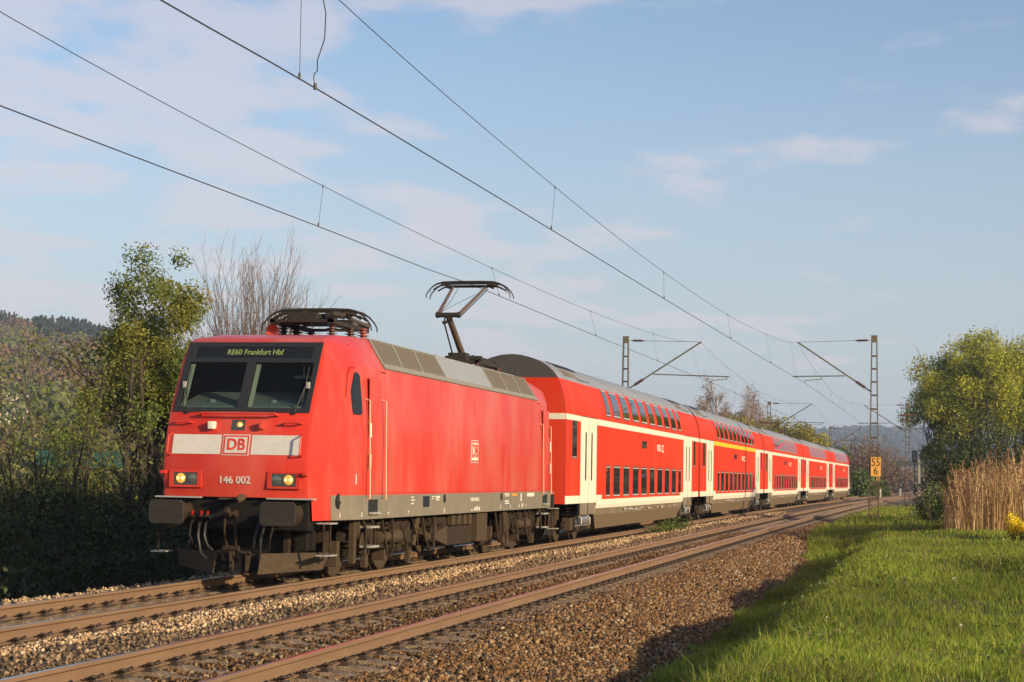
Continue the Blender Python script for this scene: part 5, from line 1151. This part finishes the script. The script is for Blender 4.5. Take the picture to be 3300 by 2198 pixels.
# yellow rape plant
t = empty('rapeseed_plant', (12.95, 32.0, gl(12.95, 32.0)), label='yellow flowering rape plant at the right picture edge', cat='flowering plant')
T = Tree(5); PR = dict(lev=2, wob=[.06,.1], up=[.05,.1], kids=[5], t0=[.45], ang=[.5], rat=[.4], leaf_lvl=1)
for k in range(26): T.limb((random.uniform(-.5, .6), random.uniform(-.3, .3), 0), (random.uniform(-.2, .2), random.uniform(-.2, .2), 1), random.uniform(.40, .75), .008, 0, PR)
T.b.build('stem', 'bark', t, recalc=False); tip = np.array([list(p) for p in T.tips]); r = np.random.default_rng(2); i = r.integers(0, len(tip), 4500); Q = tip[i] + r.normal(0, .05, (4500, 3)) + np.array([0, 0, .05])
V, F, C = rand_quads(Q, .045, palette(4500, [[1, 1, 1]], r), 4, aspect=1.1); np_obj('blossom', V, F, 'petal', parent=t)
Q = tip[r.integers(0, len(tip), 900)]*np.array([1, 1, .6]) ; V, F, C = rand_quads(Q, .09, palette(900, G1, r), 6); np_obj('leaves', V, F, 'leaf', cols=C, parent=t)
# weed on the ballast
def weed(name, label, x, y, n, rx, ry, h, seed):
    r = np.random.default_rng(seed); t = empty(name, (x, y, float(bed_z(np.array([x]), np.array([y]))[0])), label=label, cat='weed')
    Q = np.stack([r.normal(0, rx, n), r.normal(0, ry, n), np.abs(r.normal(0, h, n))], -1); V, F, C = rand_quads(Q, .10, palette(n, [[.06,.10,.02],[.09,.13,.025],[.12,.14,.03]], r), seed); np_obj('leaves', V, F, 'leaf', cols=C, parent=t); return t
weed('ballast_weed', 'green weed growing in the stones between the two tracks', 1.45, 37.5, 900, .22, 1.6, .16, 91)

# ---- grass
def grass(name, n, x0, x1, y0, y1, wid, hmin, hmax, seed, label, cull=True):
    r = np.random.default_rng(seed); x = r.uniform(x0, x1, n); y = r.uniform(y0, y1, n); xr = x - curve(y)
    edge = np.interp(y, [-20, 25, 34, 48, 70, 100], [6.95, 6.85, 6.45, 5.5, 5.1, 5.1]) + (vnoise(x, y, .9, 61)-.5)*.55
    ok = xr > edge; g = ground_z(x, y); P = np.stack([x, y, g], -1); v, w_ = in_view(P, .32, .22); ok &= v
    clump = vnoise(x, y, .45, 62)*.6 + vnoise(x, y, 1.8, 63)*.6
    ok &= r.random(n) < .55 + .6*clump
    P = P[ok]; x, y = x[ok], y[ok]; n = len(P); cl_ = clump[ok]
    h = r.uniform(hmin, hmax, n)*(.30+.85*cl_)*np.where(r.random(n) < .03, 1.9, 1.)*(.55+.9*vnoise(x, y, 1.5, 65))
    a = r.uniform(0, 2*PI, n); sd_ = np.stack([np.cos(a), np.sin(a), np.zeros(n)], -1)*(wid*r.uniform(.6, 1.3, n))[:, None]*.5
    b_ = r.uniform(0, 2*PI, n); ln = r.uniform(.1, .75, n)*h; lv = np.stack([np.cos(b_)*ln, np.sin(b_)*ln, np.zeros(n)], -1)
    p1 = P + lv*.30 + np.array([0, 0, 1])*(h*.60)[:, None]; p2 = P + lv + np.array([0, 0, 1])*h[:, None]*(1-.25*r.random(n))[:, None]
    V = np.stack([P-sd_, P+sd_, p1+sd_*.75, p1-sd_*.75, p2+sd_*.12, p2-sd_*.12], 1); k = np.arange(n)[:, None]*6
    F = np.concatenate([k + np.array([0, 1, 2, 3]), k + np.array([3, 2, 4, 5])])
    c = np.array([[.20,.28,.026],[.25,.325,.032],[.31,.36,.042],[.13,.20,.026],[.34,.34,.08]])[r.integers(0, 5, n)]*r.uniform(.75, 1.2, (n, 1))
    t = vnoise(x*.7, y*.7, 1.7, 64)[:, None]; c = c*(.55+.75*t)
    dry = (r.random(n) < .03 + .35*(vnoise(x, y, .8, 66) > .86)); c[dry] = np.array([.22, .15, .07])*r.uniform(.6, 1.1, (dry.sum(), 1))
    return V.reshape(-1, 3), F, np.repeat(c, 6, 0)
parts = [grass('g', 260000, 6.8, 15.5, -15, 4, .0085, .05, .17, 101, ''), grass('g', 200000, 6.4, 16, 4, 24, .012, .05, .18, 102, ''), grass('g', 150000, 5.0, 22, 24, 50, .020, .08, .24, 103, ''), grass('g', 60000, 5.0, 26, 50, 110, .035, .12, .34, 104, '')]
off = 0; Vs, Fs, Cs = [], [], []
for V, F, C in parts: Vs.append(V); Fs.append(F+off); Cs.append(C); off += len(V)
np_obj('grass', np.concatenate(Vs), np.concatenate(Fs), 'grass', cols=np.concatenate(Cs), kind='stuff', label='fresh green grass on the bank beside the ballast', cat='grass')
# broad-leaved weeds and pale flower heads in the grass
r = np.random.default_rng(55); n = 30000; x = r.uniform(7.0, 16, n); y = r.uniform(-13, 40, n); k = vnoise(x, y, 1.1, 67)*.6+vnoise(x, y, .35, 69)*.4 > .60; x, y = x[k], y[k]; n = len(x)
Q = np.stack([x, y, ground_z(x, y)+r.uniform(.02, .15, n)], -1); V, F, C = rand_quads(Q, .050, palette(n, [[.09,.15,.03],[.12,.19,.035],[.16,.20,.045],[.17,.13,.06]], r), 56, up=1.0, aspect=1.5)
np_obj('meadow_weeds', V, F, 'leaf', cols=C, kind='stuff', label='broad-leaved weeds scattered through the grass bank', cat='weeds')
n = 110; x = r.uniform(7.6, 15, n); y = r.uniform(-12, 30, n); k = vnoise(x, y, 1.6, 68) > .5; x, y = x[k], y[k]; n = len(x)
c0 = np.repeat(np.stack([x, y, ground_z(x, y)+r.uniform(.14, .30, n)], -1), 7, 0); c0 += r.normal(0, .012, c0.shape)
V, F, C = rand_quads(c0, .019, palette(len(c0), [[.6,.58,.42],[.66,.62,.5],[.6,.55,.2]], r), 57, aspect=1.2); np_obj('meadow_flowers', V, F, 'leaf', cols=C, kind='stuff', label='tiny pale flower heads dotted over the grass', cat='flowers')

# ================================================================= HILLS AND DISTANCE
def hill_tan(a): return np.interp(a, [-60, -32, -28.4, -27.2, -26.0, -24, -22.3, -19.3, -15, -10, -6, -4, -2], [.085, .084, .079, .0785, .077, .068, .056, .044, .036, .032, .036, .026, .004])
aa = np.linspace(-60, 0, 121); rr = np.concatenate([np.linspace(200, 500, 13), np.linspace(520, 1150, 40), [1300, 1700]])
A, Rr = np.meshgrid(aa, rr); th = np.radians(A)
def hill_z(a, rad): 
    s = np.clip((rad-220)/900., 0, 1); s = s**1.15; x = CAM[0]+rad*np.sin(np.radians(a)); y = CAM[1]+rad*np.cos(np.radians(a))
    zt = hill_tan(a)*1120+1.0; zt = zt - 7.
    return -3.5 + (zt+3.5)*s + (vnoise(x, y, 90, 81)-.5)*14*np.clip(s*3, 0, 1)*np.clip(1.2-s, 0, 1)
HX, HY, HZ = CAM[0]+Rr*np.sin(th), CAM[1]+Rr*np.cos(th), hill_z(A, Rr)
idx = np.arange(A.size).reshape(A.shape); F = np.stack([idx[:-1, :-1], idx[:-1, 1:], idx[1:, 1:], idx[1:, :-1]], -1).reshape(-1, 4)
np_obj('hill', np.stack([HX, HY, HZ], -1).reshape(-1, 3), F, 'hill', smooth=True, kind='structure')
r = np.random.default_rng(61); n = 5200; a = np.where(r.random(n) < .75, r.uniform(-34, -20, n), r.uniform(-20, -1.5, n)); rad = 230 + 900*r.random(n)**.8; rad = np.where(a > -12, 500 + (rad-230)*.69, rad)
ridge = 1100; a = np.concatenate([a, r.uniform(-34, -14, ridge)]); rad = np.concatenate([rad, r.uniform(1060, 1130, ridge)]); n += ridge
hx, hy, hzz = CAM[0]+rad*np.sin(np.radians(a)), CAM[1]+rad*np.cos(np.radians(a)), hill_z(a, rad)
con = (rad > 880) & (a > -27.4) & (a < -20) & (r.random(n) < .8); con |= (rad > 980) & (a < -20) & (r.random(n) < .15)
R0 = r.uniform(3.0, 6.5, n)*np.where(con, .62, 1.); Hh = np.where(con, r.uniform(7, 12, n), R0*r.uniform(1.2, 1.7, n))
typ = vnoise(hx, hy, 70, 82)*.6 + vnoise(hx, hy, 25, 83)*.4 + r.normal(0, .08, n)
base = np.where((typ < .45)[:, None], [[.20,.115,.065]], np.where((typ < .58)[:, None], [[.155,.125,.05]], [[.13,.15,.04]]))
base = base*r.uniform(.5, .95, (n, 1)); base[con] = np.array([.020, .034, .022])*r.uniform(.8, 1.3, (con.sum(), 1))
K = 120; d = r.normal(size=(n, K, 3)); d /= np.linalg.norm(d, axis=2, keepdims=True); d[:, :, 2] = np.abs(d[:, :, 2])*1.0
q = r.uniform(.7, 1.05, (n, K, 1)); up = r.random((n, K))
Q = d*q*np.stack([R0, R0, Hh], -1)[:, None, :]
Qc = np.stack([d[:, :, 0]*R0[:, None]*(1-up), d[:, :, 1]*R0[:, None]*(1-up), up*Hh[:, None]], -1); Q[con] = Qc[con]
Q = Q + np.stack([hx, hy, hzz-1.], -1)[:, None, :]
C = np.repeat(base, K, 0)*r.uniform(.75, 1.25, (n*K, 1))
V, F, C = rand_quads(Q.reshape(-1, 3), np.repeat(np.where(con, 1.5, R0*.24), K), C, 62, up=.6, aspect=1.2)
np_obj('hillside_forest', V, F, 'forest', cols=C, kind='stuff', label='brown and green spring woodland covering the hillside at the left', cat='forest')
t = empty('white_building', (CAM[0]+700*math.sin(math.radians(-27.3)), CAM[1]+700*math.cos(math.radians(-27.3)), 28), label='tiny white building among the trees on the hillside', cat='building')
b = MB(); b.box(-3, 3, -2, 2, 0, 4); b.build('wall', 'white_mark', t); b = MB(); b.prism([(-3.4, 4), (3.4, 4), (0, 6)], 'y', -2.3, 2.3); b.build('roof', 'cream', t)
# far blue ridge
aa = np.linspace(-9, 8, 120); rr = np.array([2400, 2700, 3000, 3300, 3600, 4000]); A, Rr = np.meshgrid(aa, rr)
far_tan = lambda a: np.interp(a, [-9, -5, -3.6, -2.2, 0, 3, 8], [.022, .0235, .0255, .0275, .027, .025, .022])
s = np.clip((Rr-2400)/1200, 0, 1); FZ = -4 + (far_tan(A)*3600-10)*np.sin(s*PI/2)
X_, Y_ = CAM[0]+Rr*np.sin(np.radians(A)), CAM[1]+Rr*np.cos(np.radians(A)); idx = np.arange(A.size).reshape(A.shape)
F = np.stack([idx[:-1, :-1], idx[:-1, 1:], idx[1:, 1:], idx[1:, :-1]], -1).reshape(-1, 4)
np_obj('far_ridge', np.stack([X_, Y_, FZ], -1).reshape(-1, 3), F, 'hill', smooth=True, kind='structure')
r = np.random.default_rng(64); n = 5000; a = r.uniform(-9, 8, n); rad = r.uniform(2450, 3620, n); rad[:1500] = r.uniform(3450, 3600, 1500); s = np.clip((rad-2400)/1200, 0, 1); z = -4 + (far_tan(a)*3600-10)*np.sin(s*PI/2)
base = np.stack([CAM[0]+rad*np.sin(np.radians(a)), CAM[1]+rad*np.cos(np.radians(a)), z-3], -1); up = r.random((n, 14)); R0 = r.uniform(5, 9, n)
ph = r.uniform(0, 2*PI, (n, 14)); Q = base[:, None, :] + np.stack([np.cos(ph)*R0[:, None]*(1-up), np.sin(ph)*R0[:, None]*(1-up), up*r.uniform(14, 24, (n, 1))], -1)
V, F, C = rand_quads(Q.reshape(-1, 3), 9., np.repeat(palette(n, [[.022,.036,.022],[.03,.045,.024],[.04,.045,.025]], r), 14, 0), 65, aspect=1.1)
np_obj('far_forest', V, F, 'forest', cols=C, kind='stuff', label='distant blue-grey forest on the ridge at the horizon', cat='forest')
# mid-distance russet wood beneath the ridge
r = np.random.default_rng(66); n = 420; a = r.uniform(-6.5, 4, n); rad = r.uniform(430, 900, n); rad = np.where((a > -3.6), np.maximum(rad, 600), rad); a[:150] = r.uniform(4, 24, 150); rad[:150] = r.uniform(230, 330, 150); tall = np.where(np.arange(n) < 150, 1.8, 1.)
base = np.stack([CAM[0]+rad*np.sin(np.radians(a)), CAM[1]+rad*np.cos(np.radians(a)), np.full(n, -3.)], -1); R0 = r.uniform(3, 6, n); Hh = r.uniform(8, 14, n)*np.clip(rad/650, .8, 1.15)*tall
d = r.normal(size=(n, 120, 3)); d /= np.linalg.norm(d, axis=2, keepdims=True); d[:, :, 2] = (d[:, :, 2]+1)/2
Q = base[:, None, :] + d*r.uniform(.6, 1.05, (n, 120, 1))*np.stack([R0, R0, Hh], -1)[:, None, :]
V, F, C = rand_quads(Q.reshape(-1, 3), 1.1, np.repeat(palette(n, BR + [[.12,.11,.03],[.15,.12,.05]], r, .25), 120, 0), 67, aspect=1.6)
np_obj('russet_wood', V, F, 'forest', cols=C, kind='stuff', label='russet leafless wood in front of the blue ridge', cat='wood')
# bridge across the line
t = empty('road_bridge', (6, 480, -1.5), label='dark flat road bridge crossing the line in the distance', cat='bridge')
b = MB(); b.box(-8.6, 26, -4, 4, 7.7, 8.9); b.build('deck', 'bridge', t)
b = MB(); [b.box(x-.04, x+.04, -4.1, -3.95, 8.9, 9.7) for x in np.arange(-8, 26, 1.5)]; b.box(-8.6, 26, -4.1, -3.95, 9.65, 9.75); b.build('railing', 'bridge', t)
for x in (-7.6, .5, 9.5): b = MB(); b.box(x-.5, x+.5, -3, 3, 0, 7.7); b.build('pier', 'bridge', t)
# signal and small posts by the line
def signal(x, y, h, lab):
    t = empty('light_signal', (x, y, -.6), label=lab, cat='signal'); b = MB(); b.cyl((0, 0, 0), (0, 0, h+.6), .09, n=10); b.build('post', 'signal_black', t)
    b = MB(); b.box(-.42, .42, -.12, .12, h+.5, h+2.2); b.build('signal_head', 'signal_black', t, bevel=.1)
    b = MB(); [b.lathe((dx, -.12, h+1.0+dz), (0, -1, 0), [(0, .09), (.05, .09), (.05, .06)], 10) for dx, dz in ((-.2, .7), (.2, .7), (0, .1))]; b.build('lens', 'lamp_off', t)
signal(7.6, 240, 4.6, 'black light signal on a slim post left of the willow')
t = empty('concrete_post', (8.25, 235, -.6), label='pale concrete post standing beside the light signal', cat='post'); b = MB(); b.hexa([(-.17, -.17, 0), (.17, -.17, 0), (.17, .17, 0), (-.17, .17, 0), (-.13, -.13, 5.4), (.13, -.13, 5.4), (.13, .13, 5.4), (-.13, .13, 5.4)]); b.build('shaft', 'concrete_pale', t); b = MB(); b.box(-.25, .25, -.2, .2, 5.4, 5.5); b.build('cap', 'concrete_pale', t)
t = empty('orange_board', (3.55, 205, -.6), label='small orange board on a post beyond the train', cat='sign'); b = MB(); b.cyl((0, 0, 0), (0, 0, 3.1), .04, n=8); b.build('post', 'mast_rust', t); b = MB(); b.box(-.17, .17, -.05, -.04, 2.4, 3.0); b.build('plate', 'sign_orange', t)
for k, (x, y, lab) in enumerate([(4.0, 200, 'short white marker post on the left verge of the rails'), (5.9, 225, 'short white marker post nearest the bridge pier')]):
    t = empty('marker_post', (x, y, -.5), label=lab, cat='post', group='white marker posts by the line'); b = MB(); b.box(-.09, .09, -.05, .05, 0, 1.3); b.prism([(-.09, 1.3), (.09, 1.3), (0, 1.42)], 'y', -.05, .05); b.build('shaft', 'white_mark', t)

# ---------------------------------------------------------------- haze: an even box of air round camera and scene
m = bpy.data.materials.new('haze'); m.use_nodes = True; t_ = m.node_tree; t_.nodes.clear()
o_ = t_.nodes.new('ShaderNodeOutputMaterial'); v_ = t_.nodes.new('ShaderNodeVolumePrincipled'); v_.inputs['Color'].default_value = (.56, .71, 1, 1); v_.inputs['Density'].default_value = .00020
t_.links.new(v_.outputs[0], o_.inputs['Volume']); MATS['haze'] = m
b = MB(); b.box(-7000, 7000, -400, 8000, -8, 150); b.build('haze', 'haze', None, kind='stuff', label='thin blue air between the camera and the hills', cat='haze')
